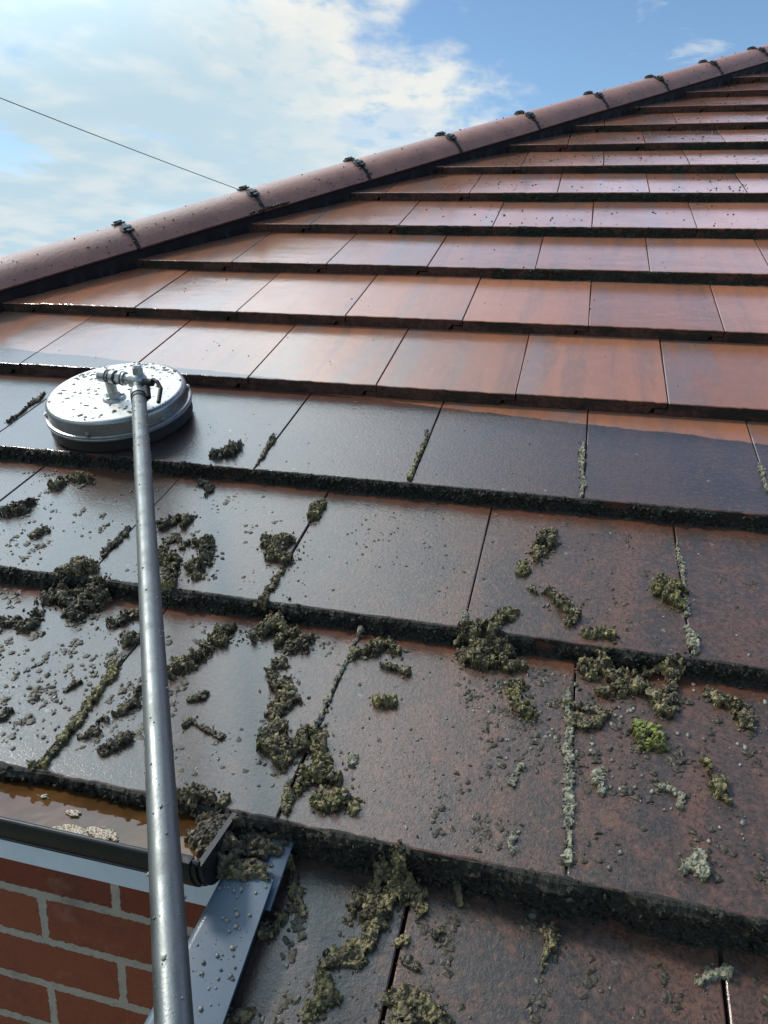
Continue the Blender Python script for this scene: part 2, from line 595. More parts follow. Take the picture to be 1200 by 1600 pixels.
def mat_metal_disc():
    m, t, b = new_mat('spattered_aluminium')
    tcn = t.new('ShaderNodeTexCoord')
    P = tcn.outputs['Object']
    n = t.noise(P, 30.0, 5, 0.65)
    d = t.noise(P, 300.0, 4, 0.75)
    # dried muddy film on the upward face
    c = t.mix(t.math('MULTIPLY', t.ramp(d, 0.54, 0.68), 0.5), (0.70, 0.69, 0.65), (0.28, 0.235, 0.16))
    c = t.mix(t.math('MULTIPLY', t.ramp(n, 0.52, 0.75), 0.5), c, (0.34, 0.32, 0.27))
    t.put(b.inputs['Base Color'], c)
    t.put(b.inputs['Roughness'], t.ramp(n, 0.3, 0.7, 0.42, 0.6))
    b.inputs['Metallic'].default_value = 0.35
    t.put(b.inputs['Normal'], t.bump(d, 0.3, 0.0008))
    return m


def mat_brushed(name, col, rough):
    m, t, b = new_mat(name)
    tcn = t.new('ShaderNodeTexCoord')
    P = tcn.outputs['Object']
    n = t.noise(P, 26.0, 5, 0.65)
    d = t.noise(P, 420.0, 3, 0.7)
    c = t.mix(t.math('MULTIPLY', t.ramp(d, 0.52, 0.66), 0.6), col, (0.13, 0.12, 0.09))
    c = t.mix(t.math('MULTIPLY', t.ramp(n, 0.45, 0.75), 0.35), c, tuple(x * 0.6 for x in col))
    t.put(b.inputs['Base Color'], c)
    t.put(b.inputs['Roughness'], t.ramp(n, 0.3, 0.7, rough * 0.8, rough * 1.25))
    b.inputs['Metallic'].default_value = 0.9
    t.put(b.inputs['Normal'], t.bump(t.math('ADD', d, n), 0.22, 0.0008))
    return m


def mat_brick():
    m, t, b = new_mat('red_brickwork')
    g = t.new('ShaderNodeNewGeometry')
    s = t.new('ShaderNodeSeparateXYZ', i={0: g.outputs['Position']})
    sn = t.new('ShaderNodeSeparateXYZ', i={0: g.outputs['Normal']})
    xy = t.mix(t.ramp(t.math('ABSOLUTE', sn.outputs[0]), 0.4, 0.6), s.outputs[0], s.outputs[1])
    p = t.new('ShaderNodeCombineXYZ', i={0: t.math('ADD', xy, 0.1205 + 22.5), 1: t.math('ADD', s.outputs[2], 3.203), 2: 0.0}).outputs[0]
    wn = t.noise(g.outputs['Position'], 110.0, 5, 0.75, 0.0, 'Color')
    w = t.new('ShaderNodeVectorMath', operation='SUBTRACT', i={0: wn, 1: (0.5, 0.5, 0.5)}).outputs[0]
    w = t.new('ShaderNodeVectorMath', operation='SCALE', i={0: w, 'Scale': 0.012}).outputs[0]
    p2 = t.new('ShaderNodeVectorMath', operation='ADD', i={0: p, 1: w}).outputs[0]
    br = t.new('ShaderNodeTexBrick', offset=0.5, offset_frequency=2, squash=1.0)
    t.put(br.inputs['Vector'], p2)
    br.inputs['Color1'].default_value = (0.235, 0.060, 0.032, 1)
    br.inputs['Color2'].default_value = (0.35, 0.105, 0.055, 1)
    br.inputs['Mortar'].default_value = (0.50, 0.43, 0.35, 1)
    br.inputs['Scale'].default_value = 1.0
    br.inputs['Mortar Size'].default_value = 0.0068
    br.inputs['Mortar Smooth'].default_value = 0.12
    br.inputs['Bias'].default_value = 0.0
    br.inputs['Brick Width'].default_value = 0.225
    br.inputs['Row Height'].default_value = 0.075
    n = t.noise(g.outputs['Position'], 60.0, 6, 0.7)
    n2 = t.noise(g.outputs['Position'], 16.0, 4, 0.6)
    c = t.mix(t.math('MULTIPLY', t.ramp(n, 0.5, 0.75), 0.35), br.outputs['Color'], (0.12, 0.06, 0.045))
    c = t.mix(t.math('MULTIPLY', t.ramp(n2, 0.56, 0.70), 0.40), c, (0.36, 0.21, 0.16))
    c = t.mix(t.math('MULTIPLY', t.ramp(t.noise(g.outputs['Position'], 9.0, 5, 0.7), 0.55, 0.72), 0.45), c, (0.10, 0.055, 0.045))
    t.put(b.inputs['Base Color'], c)
    b.inputs['Roughness'].default_value = 0.85
    b.inputs['Specular IOR Level'].default_value = 0.25
    h = t.math('ADD', t.math('MULTIPLY', br.outputs['Fac'], -0.6), t.math('MULTIPLY', n, 0.5))
    t.put(b.inputs['Normal'], t.bump(t.math('ADD', h, t.math('MULTIPLY', t.noise(g.outputs['Position'], 420.0, 3, 0.7), 0.25)), 1.0, 0.006))
    return m


M_TOP = mat_tile_top()
M_EDGE = mat_tile_edge()
M_HIP = mat_hip()
M_BLACK = mat_simple('black_gutter_plastic', (0.012, 0.013, 0.016), 0.28, var=0.25, bump=0.15, bscale=60)
M_UNION = mat_simple('dark_union_plastic', (0.022, 0.018, 0.020), 0.5, bump=0.4, bscale=300, var=0.3)
M_CLIP = mat_simple('weathered_clip_plastic', (0.030, 0.045, 0.050), 0.38, var=0.4)
M_MEMB = mat_simple('black_membrane', (0.008, 0.009, 0.014), 0.55, bump=0.5, bscale=120)
M_DECK = mat_simple('roofing_felt', (0.012, 0.012, 0.012), 0.9)
M_WHITE = mat_simple('white_plastic_board', (0.76, 0.82, 0.88), 0.35, var=0.03)
M_TRIM = mat_simple('blue_grey_trim', (0.080, 0.115, 0.158), 0.52, var=0.08, bump=0.08, bscale=90, coat=0.05)
M_DISC = mat_metal_disc()
M_RIM = mat_brushed('polished_rim', (0.30, 0.305, 0.31), 0.30)
M_JOINT = mat_brushed('cast_fitting', (0.42, 0.43, 0.43), 0.36)
M_POLE = mat_brushed('galvanised_tube', (0.165, 0.178, 0.183), 0.48)
M_RUBBER = mat_simple('black_rubber', (0.010, 0.010, 0.012), 0.5, bump=0.5, bscale=200)
M_BRICK = mat_brick()
M_CABLE = mat_simple('cable_sheath', (0.03, 0.04, 0.035), 0.5)
M_GROUND = mat_simple('garden_ground', (0.06, 0.07, 0.04), 0.95, var=0.4)
MOSS_D = mat_moss('dark_moss', (0.014, 0.011, 0.007), (0.080, 0.063, 0.038), (0.21, 0.17, 0.085), 0.45)
MOSS_O = mat_moss('olive_moss', (0.018, 0.014, 0.008), (0.125, 0.100, 0.052), (0.27, 0.220, 0.100), 0.50)
MOSS_Y = mat_moss('yellow_moss', (0.022, 0.017, 0.009), (0.145, 0.122, 0.052), (0.25, 0.215, 0.075), 0.5)
MOSS_B = mat_moss('bright_moss', (0.018, 0.018, 0.008), (0.12, 0.11, 0.04), (0.20, 0.23, 0.035), 0.75)
MOSS_G = mat_moss('grey_moss', (0.040, 0.037, 0.028), (0.17, 0.158, 0.115), (0.30, 0.29, 0.20), 0.8, 0.55)
MOSS_K = mat_moss('black_edge_moss', (0.006, 0.006, 0.004), (0.019, 0.018, 0.011), (0.085, 0.076, 0.033), 0.22, 0.68)
MM = dict(d=MOSS_D, o=MOSS_O, y=MOSS_Y, b=MOSS_B, g=MOSS_G)
M_CRUMB = mat_simple('wet_grit', (0.17, 0.16, 0.13), 0.25, var=0.6, bump=0.5, bscale=500)
M_SPECK = mat_simple('dark_speck', (0.035, 0.030, 0.020), 0.5, var=0.6)
MOSS = [
 ('small dark moss clump alone on the wet tile right of the cleaner disc', 'd', [(-0.1594,0.7022,0.0161),(-0.1385,0.7157,0.0199),(-0.1297,0.7326,0.0125)]),
 ('arched moss clump on the tile just below the left side of the cleaner disc', 'o', [(-0.4427,0.5705,0.011),(-0.4388,0.5956,0.0123),(-0.422,0.6084,0.0136),(-0.3924,0.6062,0.0123)]),
 ('dark slanting moss clump at the left frame edge, one course below the disc', 'd', [(-0.4773,0.4733,0.0127),(-0.4598,0.4895,0.014),(-0.4527,0.513,0.0106)]),
 ('tiny dark moss scrap under the slanting clump at the left frame edge', 'd', [(-0.3769,0.4217,0.0066),(-0.3675,0.4353,0.0089)]),
 ('moss ridge in the tile joint just left of the pole, one course below the disc', 'd', [(-0.224,0.3902,0.0063),(-0.2231,0.4198,0.0086),(-0.2211,0.4508,0.0087),(-0.2238,0.47,0.0055)]),
 ("ragged dark moss clump right of the pole's upper half", 'd', [(-0.1654,0.4888,0.0111),(-0.1533,0.5053,0.0145),(-0.1337,0.5151,0.0112),(-0.1298,0.4954,0.0088)]),
 ('small dark moss scrap under the ragged clump right of the pole', 'd', [(-0.1364,0.4436,0.0085),(-0.1297,0.4601,0.0076),(-0.103,0.4313,0.0053)]),
 ('moss clump touching the right side of the pole above the second dark edge', 'o', [(-0.1193,0.403,0.0145),(-0.1022,0.3922,0.0144),(-0.0889,0.3608,0.012),(-0.0801,0.3381,0.0118)]),
 ('s-shaped olive moss clump standing free between the pole and the joint with the round clump', 'o', [(-0.0939,0.4478,0.0106),(-0.0721,0.4557,0.0149),(-0.0529,0.4227,0.0145),(-0.0551,0.3926,0.0153),(-0.0473,0.3721,0.008)]),
 ("round olive moss clump above a joint trail, a hand's width right of the pole", 'o', [(0.0384,0.4727,0.0169),(0.0529,0.4792,0.0169),(0.0568,0.44,0.0165),(0.076,0.4384,0.0143)]),
 ('thin moss trail running down the joint below the round olive clump', 'o', [(0.084,0.4058,0.005),(0.08,0.3804,0.0069),(0.0801,0.3536,0.0058),(0.0799,0.3337,0.0076)]),
 ('small moss clump at the top of the joint under the third dark edge', 'y', [(0.0768,0.566,0.0111),(0.0768,0.587,0.0135),(0.0804,0.6048,0.0091)]),
 ('thin dark moss scrap just under the edge right of the disc', 'd', [(-0.1622,0.6321,0.0109),(-0.1404,0.6194,0.0095),(-0.1388,0.5943,0.0059)]),
 ('tall moss clump near the top of the right-hand tile in the second course', 'o', [(0.4697,0.536,0.0132),(0.475,0.5621,0.0145),(0.4798,0.5815,0.0115),(0.4644,0.5141,0.009)]),
 ('small rounded moss lump at the lower left of the tall clump', 'y', [(0.4481,0.4759,0.0108),(0.444,0.4883,0.0099)]),
 ('long olive moss clump slanting down right in the middle of the second-course tile', 'o', [(0.4705,0.4345,0.0085),(0.4934,0.4239,0.0131),(0.5107,0.404,0.0146),(0.5247,0.387,0.0108),(0.5209,0.3725,0.0071)]),
 ('low moss clump beside the joint just above the second dark edge', 'y', [(0.4235,0.3557,0.009),(0.4345,0.369,0.0109),(0.4436,0.3765,0.0073)]),
 ('moss clump hugging the rightmost joint of the second course', 'y', [(0.6503,0.4757,0.015),(0.6639,0.4678,0.0149),(0.6591,0.4477,0.0147),(0.6703,0.4355,0.0091),(0.6458,0.4598,0.0093)]),
 ('flat moss clump on the tile brink left of the rightmost joint', 'y', [(0.5489,0.3515,0.0104),(0.5623,0.3568,0.0113),(0.5741,0.3539,0.0087)]),
 ('pale moss tuft filling the bottom of the rightmost joint', 'g', [(0.6798,0.3869,0.007),(0.6825,0.3618,0.0102),(0.6842,0.346,0.0084)]),
 ('small moss plug at the bottom of the joint above the big spilled clump', 'g', [(0.3771,0.3633,0.0055),(0.3779,0.3466,0.0081)]),
 ('big moss clump spilling over the second dark edge below the plugged joint', 'o', [(0.3924,0.3236,0.0179),(0.4111,0.33,0.0179),(0.4022,0.2985,0.0193),(0.432,0.3049,0.0175),(0.4503,0.2957,0.0121),(0.3842,0.3013,0.0123)]),
 ('moss clump on the brink of the second course left of the pole', 'o', [(-0.2562,0.342,0.0122),(-0.2467,0.3576,0.0165),(-0.2271,0.3544,0.0123),(-0.2624,0.3319,0.0102)]),
 ('broad dark moss mass hanging under the second edge left of the pole', 'd', [(-0.2739,0.2861,0.014),(-0.2625,0.3055,0.0162),(-0.232,0.2982,0.02),(-0.2042,0.2957,0.0179),(-0.1891,0.3158,0.0161),(-0.2043,0.2679,0.0117)]),
 ('dark moss clump at the left frame edge in the first course', 'd', [(-0.3051,0.2261,0.0135),(-0.2842,0.2352,0.0135),(-0.2597,0.228,0.0133),(-0.2656,0.255,0.0078)]),
 ('dark moss clump under the edge touching the left of the pole', 'd', [(-0.1359,0.2636,0.0096),(-0.1248,0.2753,0.0125),(-0.1136,0.2872,0.0097)]),
 ('low dark moss clump left of the pole above the joint ridge', 'd', [(-0.1029,0.2345,0.0083),(-0.0879,0.2319,0.0111),(-0.0808,0.2392,0.0074)]),
 ('long yellow-green moss ridge filling the tile joint left of the pole', 'y', [(-0.0802,0.1782,0.0071),(-0.0745,0.1535,0.0078),(-0.0736,0.1253,0.0076),(-0.0715,0.1021,0.0082),(-0.0708,0.0763,0.0081),(-0.0691,0.0529,0.0071),(-0.0676,0.0305,0.0069),(-0.0669,0.0078,0.0068),(-0.0794,0.0018,0.0061)]),
 ('dark rounded moss clump left of the pole near the lower edge', 'd', [(-0.0103,0.0432,0.0069),(-0.0013,0.0524,0.0101),(0.0069,0.0645,0.0102)]),
 ('chain of dark moss crumbs climbing right toward the pole', 'd', [(-0.0473,0.0577,0.0055),(-0.0381,0.0683,0.0071),(-0.0325,0.0848,0.0072),(-0.026,0.1064,0.009),(-0.0159,0.1202,0.0099),(-0.0197,0.1456,0.0085)]),
 ('olive moss clump slanting up from the right side of the pole in the first course', 'o', [(0.0034,0.1858,0.0139),(0.0101,0.2004,0.015),(0.0214,0.2162,0.0142),(0.0272,0.2339,0.0108)]),
 ('upright moss clump right of the slanting one by the pole', 'o', [(0.0397,0.2593,0.0129),(0.0368,0.2762,0.014),(0.0447,0.2853,0.0075)]),
 ('large moss mass under the second edge above the long chain of clumps', 'o', [(0.0809,0.2782,0.0111),(0.0935,0.2957,0.014),(0.1092,0.3066,0.0169),(0.1312,0.2934,0.013),(0.127,0.2737,0.0109)]),
 ('dark lump of moss with a wet patch below, right of the large mass', 'd', [(0.1498,0.2645,0.0126),(0.1617,0.2712,0.0144),(0.1636,0.293,0.0073)]),
 ('upper half of the moss chain running down the middle tile of the first course', 'o', [(0.139,0.231,0.0114),(0.1386,0.2088,0.0086),(0.1555,0.1961,0.011),(0.1728,0.1792,0.0133),(0.1542,0.1812,0.0101),(0.1854,0.1737,0.0091),(0.1702,0.1519,0.0106)]),
 ('moss clump at the foot of the upper chain, left of the open joint', 'o', [(0.1712,0.1386,0.0096),(0.1861,0.1222,0.0095),(0.1715,0.1063,0.0094)]),
 ('broad lower mass of the moss chain left of the open joint', 'o', [(0.1849,0.0938,0.0138),(0.2018,0.0925,0.0168),(0.215,0.1005,0.0138),(0.2051,0.0735,0.012),(0.2197,0.117,0.0109)]),
 ('right branch of the moss chain crossing the open joint', 'y', [(0.2327,0.1199,0.0101),(0.2436,0.0998,0.0091),(0.2543,0.0797,0.0119),(0.2709,0.0647,0.0131),(0.2423,0.0582,0.0117),(0.2326,0.0424,0.0072)]),
 ('lowest moss clump of the chain near the first dark edge', 'y', [(0.2678,0.0284,0.0113),(0.2803,0.0356,0.0127),(0.2936,0.0403,0.0085),(0.3072,0.0314,0.0063)]),
 ('small yellow moss clump left of the lowest clump of the chain', 'y', [(0.2302,0.0286,0.0085),(0.234,0.0148,0.007)]),
 ('moss bar under the second edge just right of the grey joint', 'o', [(0.2389,0.274,0.0089),(0.2538,0.2869,0.0117),(0.2731,0.298,0.0117),(0.2933,0.2912,0.0089)]),
 ('thin moss scrap below the bar right of the grey joint', 'd', [(0.2813,0.2591,0.0061),(0.2981,0.2563,0.0069),(0.3144,0.2508,0.0077)]),
 ('single round moss clump in the middle of the dark central tile', 'y', [(0.2906,0.1898,0.0098),(0.2996,0.1941,0.0107),(0.3103,0.1918,0.0082)]),
 ('moss clump with yellow tips at the upper right of the central tile', 'y', [(0.4611,0.2543,0.0108),(0.4567,0.2332,0.0106),(0.4702,0.2178,0.0113),(0.4827,0.2095,0.0087)]),
 ('huge moss mass under the second edge right of the grey crusted joint', 'o', [(0.5467,0.3038,0.0128),(0.5672,0.3108,0.0145),(0.5874,0.294,0.0159),(0.5712,0.27,0.0123),(0.6072,0.2862,0.0149),(0.6265,0.2785,0.0131),(0.6443,0.2561,0.0128),(0.6573,0.3278,0.0102),(0.6162,0.3126,0.0101)]),
 ('moss hook joining the crusted joint to the huge mass', 'o', [(0.5353,0.2134,0.0095),(0.5461,0.2051,0.0078),(0.5597,0.2134,0.0078),(0.5711,0.2323,0.0079),(0.5243,0.2388,0.0073)]),
 ('bright green moss tuft below the huge mass on the right', 'b', [(0.6121,0.2144,0.0108),(0.6204,0.2038,0.0138),(0.6286,0.1955,0.0106)]),
 ('bent moss clump near the right frame edge in the first course', 'o', [(0.6972,0.294,0.009),(0.7113,0.2856,0.0105),(0.728,0.2813,0.0096),(0.7338,0.2605,0.011),(0.7353,0.247,0.007)]),
 ('slanting moss clump halfway down the right-hand tile of the first course', 'y', [(0.6817,0.1753,0.0066),(0.6868,0.1608,0.0094),(0.6937,0.1462,0.0099),(0.697,0.1314,0.007)]),
 ('small upright moss clump right of the crusted joint', 'g', [(0.5637,0.1368,0.0058),(0.5631,0.1239,0.0072),(0.5672,0.1107,0.0042)]),
 ('small hooked grey moss clump in the centre of the right-hand tile', 'g', [(0.6323,0.1324,0.005),(0.6422,0.1302,0.0056),(0.6496,0.1232,0.0063),(0.6485,0.1103,0.0048)]),
 ('long pale crust of dried moss filling the joint of the first course', 'g', [(0.5264,0.2685,0.005),(0.5251,0.239,0.0057),(0.529,0.196,0.0062),(0.529,0.1556,0.0067),(0.5318,0.1187,0.0072),(0.5324,0.084,0.0069),(0.5348,0.0521,0.006),(0.5335,0.0179,0.0058)]),
 ("low grey moss crumb in the middle of the central tile's left part", 'g', [(0.2851,0.0963,0.006),(0.2863,0.0869,0.0045)]),
 ('string of grey moss crumbs down the right part of the central tile', 'g', [(0.4785,0.1252,0.0059),(0.4728,0.11,0.0058),(0.4687,0.1,0.0043)]),
 ('grey moss crumbs just above the first edge left of the crusted joint', 'g', [(0.4814,0.0416,0.0054),(0.4778,0.0252,0.006),(0.4801,0.0152,0.0039)]),
 ('wide pale moss patch low on the right-hand tile of the first course', 'g', [(0.6524,0.0415,0.0077),(0.6621,0.0366,0.0089),(0.6467,0.0317,0.0063),(0.6605,0.0506,0.0064)]),
 ('narrow moss chain beside the blue trim on the lowest course', 'o', [(0.2431,-0.024,0.0077),(0.2522,-0.0368,0.0069),(0.2604,-0.0515,0.0075),(0.2689,-0.0634,0.0067),(0.2748,-0.0723,0.0046)]),
 ('moss clump on the lowest course touching the blue trim', 'o', [(0.2376,-0.0925,0.0079),(0.249,-0.0912,0.0104),(0.2572,-0.0815,0.0066),(0.2486,-0.0991,0.0065)]),
 ('big tall moss heap under the first edge beside the black joint', 'o', [(0.3513,-0.015,0.0123),(0.3652,-0.0141,0.0137),(0.3519,-0.0312,0.0121),(0.3404,-0.0407,0.0121),(0.3309,-0.0564,0.0093),(0.3503,-0.0521,0.0119),(0.3775,-0.0221,0.0108)]),
 ("rounded moss clump right of the black joint's top", 'o', [(0.3898,-0.0318,0.0093),(0.3941,-0.0424,0.0086),(0.391,-0.053,0.0052)]),
 ('middle part of the moss heap trailing down the lowest tile', 'o', [(0.3543,-0.0677,0.0091),(0.3477,-0.0807,0.0103),(0.3372,-0.0906,0.0089),(0.3237,-0.101,0.0088),(0.3137,-0.1112,0.0063),(0.3436,-0.1014,0.0063)]),
 ('lower moss clump of the trail with yellow tips', 'y', [(0.3208,-0.1233,0.0093),(0.3183,-0.1354,0.0104),(0.3292,-0.1397,0.0091),(0.314,-0.1515,0.0084),(0.3111,-0.1614,0.0071)]),
 ('moss heap at the bottom frame edge right of the black joint', 'o', [(0.3847,-0.1326,0.0108),(0.3999,-0.1236,0.0108),(0.419,-0.1275,0.0107),(0.432,-0.1327,0.0082),(0.3947,-0.1412,0.0094)]),
 ('upright moss clump at the right centre of the lowest course', 'o', [(0.5242,-0.0374,0.0083),(0.5261,-0.0481,0.0082),(0.5208,-0.0603,0.005),(0.5175,-0.074,0.0037)]),
 ('small dark moss lump right of the black joint, halfway down', 'd', [(0.4126,-0.0624,0.0058),(0.4193,-0.0564,0.0052)]),
 ('small moss patch lying across the black joint', 'o', [(0.3777,-0.0765,0.0057),(0.3853,-0.0723,0.0064)]),
 ('low dark moss scrap right of the black joint', 'd', [(0.3897,-0.0922,0.0056),(0.3999,-0.0947,0.0056)]),
 ('thin moss scrap on the lowest course under the dark edge', 'd', [(0.4277,-0.0165,0.0047),(0.4298,-0.0257,0.0053)]),
 ('moss clump near the bottom right corner of the lowest course', 'g', [(0.6635,-0.0496,0.0054),(0.6738,-0.0416,0.0066),(0.6876,-0.0344,0.0067)]),
 ('moss clump at the bottom frame edge beside the blue trim', 'o', [(0.2411,-0.1774,0.0071),(0.2508,-0.173,0.0078),(0.2577,-0.1682,0.0048)]),
 ('moss lump overhanging the gutter right of the pole', 'd', [(0.1106,0.0038,0.011),(0.1323,0.0019,0.013),(0.1484,-0.0,0.01)]),
 ('smaller moss lump on the gutter edge next to the overhanging one', 'd', [(0.1616,0.0019,0.0071),(0.1656,0.0097,0.0071)]),
 ('small moss crumb on the middle tile between the pole and the chain', 'd', [(0.0549,0.1416,0.0058),(0.0645,0.1496,0.0067),(0.0681,0.1551,0.0042)]),
 ('tiny moss crumbs below the small crumb between pole and chain', 'd', [(0.0663,0.099,0.0048),(0.0722,0.1079,0.0048),(0.0963,0.0981,0.0055),(0.1187,0.0925,0.0055)]),
 ('short moss twig left of the joint ridge in the first course', 'd', [(-0.1183,0.1216,0.0034),(-0.1156,0.1345,0.0051),(-0.11,0.1408,0.0043)]),
 ('moss scrap at the left frame edge above the gutter', 'd', [(-0.1691,0.0635,0.0073),(-0.1696,0.0725,0.0066)]),
 ('grey green trickle of moss in the joint left of the central tile', 'g', [(0.2301,0.3175,0.0046),(0.2292,0.2816,0.0045),(0.2284,0.2477,0.0044),(0.2268,0.2154,0.0042),(0.2259,0.1826,0.005),(0.2263,0.1507,0.0048),(0.2263,0.1311,0.0047)]),
 ('thin olive trickle of moss in the joint under the clean strip', 'y', [(0.2222,0.863,0.0038),(0.2266,0.8155,0.005),(0.2257,0.7772,0.0061),(0.2249,0.7404,0.0048),(0.2255,0.6985,0.0058),(0.2269,0.6762,0.0057)]),
 ('knotted pale trickle of moss in the joint right of the centre', 'g', [(0.5234,0.8576,0.0049),(0.5233,0.818,0.0071),(0.5234,0.7777,0.0058),(0.5269,0.7333,0.0045),(0.5267,0.7011,0.0055),(0.5265,0.6702,0.0043)]),
 ('short dark trickle of moss in the joint right of the disc', 'o', [(-0.0783,0.794,0.0039),(-0.0743,0.773,0.0076),(-0.0715,0.7317,0.0062),(-0.0683,0.707,0.0061),(-0.0669,0.6779,0.0036)]),
 ('pale trickle of moss in the joint at the right frame edge', 'g', [(0.8269,0.8278,0.0045),(0.8268,0.7989,0.0056),(0.8273,0.769,0.0055),(0.8272,0.736,0.0054)]),
 ('thin dark line of moss in the joint left of the disc', 'd', [(-0.6868,0.903,0.0044),(-0.6802,0.8697,0.0073),(-0.6833,0.846,0.0058),(-0.6751,0.8052,0.0042),(-0.6747,0.7589,0.0069)]),
 ('grey moss crust speckling the upper half of the rightmost joint', 'g', [(0.6782,0.5931,0.003),(0.6789,0.5499,0.0039),(0.68,0.5174,0.0038),(0.6801,0.4207,0.0054)]),
]

# ------------------------------------------------------------------ the house: roof
house = empty('brick_house', (0, 0.3, -2.6))
tag(house, 'red brick house with a wet brown tiled hip roof, half cleaned of moss', 'house')
HM = house.matrix_basis.copy()


def par(o, m):
    """parent o to the house and give it the world matrix m"""
    o.parent = house
    o.matrix_parent_inverse = HM.inverted()
    o.matrix_basis = m
    return o


# hip line geometry (world)
HS, HA = 0.75140, -2.08275
h_d = Vector((0.60071608, 0.73034528, 0.32517067)).normalized()
h_lat = h_d.cross(Vector((0, 0, 1))).normalized()
h_up = h_lat.cross(h_d).normalized()
h_O = Vector((-2.15808561, 0.06632237, -0.00978845))
HR = 0.115


def tile_bm(seed, w=TW, L=0.415, left=0.0):
    """one flat interlocking tile: u 0..w, v 0..L up the slope, top face n = 0"""
    rnd = random.Random(seed)
    gap = 0.0012
    NS = 34
    top = [(gap + (w - 2 * gap) * i / NS) for i in range(NS + 1)]
    top[1] = gap + 0.0014
    top[-2] = w - gap - 0.0014
    wob = [rnd.gauss(0, 1) for _ in top]
    bm = bmesh.new()
    # rows of the top skin: a chipped arris, then the flat face
    rows = []
    for j, (v, n) in enumerate(((0.0, -0.0022), (0.0004, -0.0008), (0.0022, 0.0), (L, 0.0))):
        row = []
        for i, u in enumerate(top):
            uu = u
            e = 1.0 if j < 3 else 0.0
            nn = n
            if i in (0, NS) and j >= 2:
                nn -= 0.0009
            row.append(bm.verts.new((uu, v + e * (0.0007 * wob[i] + 0.0006 * math.sin(u * 90 + seed)), nn)))
        rows.append(row)
    for a, b2 in zip(rows, rows[1:]):
        for i in range(NS):
            f = bm.faces.new((a[i], a[i + 1], b2[i + 1], b2[i]))
            f.material_index = 0
    # front face: the lower lock tongue on the left, the notch under the right side
    lo = -T
    ra = rows[0]
    u0, u1 = gap, w - gap
    nx = w - 0.030
    bot = []
    for i, u in enumerate(top):
        depth = lo if u < nx else lo * 0.52
        bot.append(bm.verts.new((u, 0.0005 * rnd.gauss(0, 1) + 0.0006, depth + (0.0006 * rnd.gauss(0, 1)))))
    for i in range(NS):
        f = bm.faces.new((ra[i], bot[i], bot[i + 1], ra[i + 1]))
        f.material_index = 1
    # tongue of the side lock reaching under the neighbour on the left
    tg = [(-0.0235, lo * 0.60), (-0.0235, lo), (gap, lo), (gap, lo * 0.60)]
    prism_at = Matrix(((1, 0, 0, 0), (0, 0, 1, 0.0025), (0, 1, 0, 0), (0, 0, 0, 1)))
    k0 = len(bm.faces)
    prism(bm, tg, prism_at, L - 0.003)
    # underside and sides
    bk = [bm.verts.new((u, L, lo if u < nx else lo * 0.52)) for u in top]
    for i in range(NS):
        bm.faces.new((bot[i], bk[i], bk[i + 1], bot[i + 1]))
        bm.faces.new((rows[-1][i], rows[-1][i + 1], bk[i + 1], bk[i]))
    bm.faces.new([rows[0][0], rows[1][0], rows[2][0], rows[3][0], bk[0], bot[0]])
    bm.faces.new([rows[0][-1], bot[-1], bk[-1], rows[3][-1], rows[2][-1], rows[1][-1]])
    bm.faces.ensure_lookup_table()
    for f in bm.faces[k0:]:
        f.material_index = 1
    return bm


TILE_ME = []
for sd_ in range(5):
    bm = tile_bm(sd_)
    bmesh.ops.recalc_face_normals(bm, faces=bm.faces)
    me = bpy.data.meshes.new('roof_tile')
    bm.to_mesh(me)
    bm.free()
    me.materials.append(M_TOP)
    me.materials.append(M_EDGE)
    TILE_ME.append(me)


def course_matrix(k, u, jit):
    """placement of a tile of course k with its left edge at u"""
    n0 = N0[k] if k >= 0 else 0.0
    v0 = k * G + (V0[k] if k >= 0 else 0)
    n1 = (N0[k + 1] - T) if k >= 0 else -T
    if k == -1:
        n1 = -0.025 - T * 0 - 0.003
    tilt = math.atan2(n0 - n1, G)
    loc = MR @ Vector((u, v0 + jit.uniform(-.0012, .0012), n0 + jit.uniform(-.0008, .0008)))
    return Matrix.Translation(loc) @ MR.to_3x3().to_4x4() @ Matrix.Rotation(-tilt + jit.uniform(-.0016, .0016), 4, 'X') @ Matrix.Rotation(jit.uniform(-.0022, .0022), 4, 'Y') @ Matrix.Rotation(jit.uniform(-.0012, .0012), 4, 'Z')


def in_view(p):
    c = Rw @ (Vector(p) - CW)
    if c.z < 0.05:
        return False
    x, y = 600 + 1164.74 * c.x / c.z, 800 + 1164.74 * c.y / c.z
    return -10 < x < 1210 and -10 < y < 1610


jr = random.Random(11)
rest = bmesh.new()
NC = 16


def umax(v):
    return max(1.10 + 0.13 * v, HA + HS * v + 0.35)


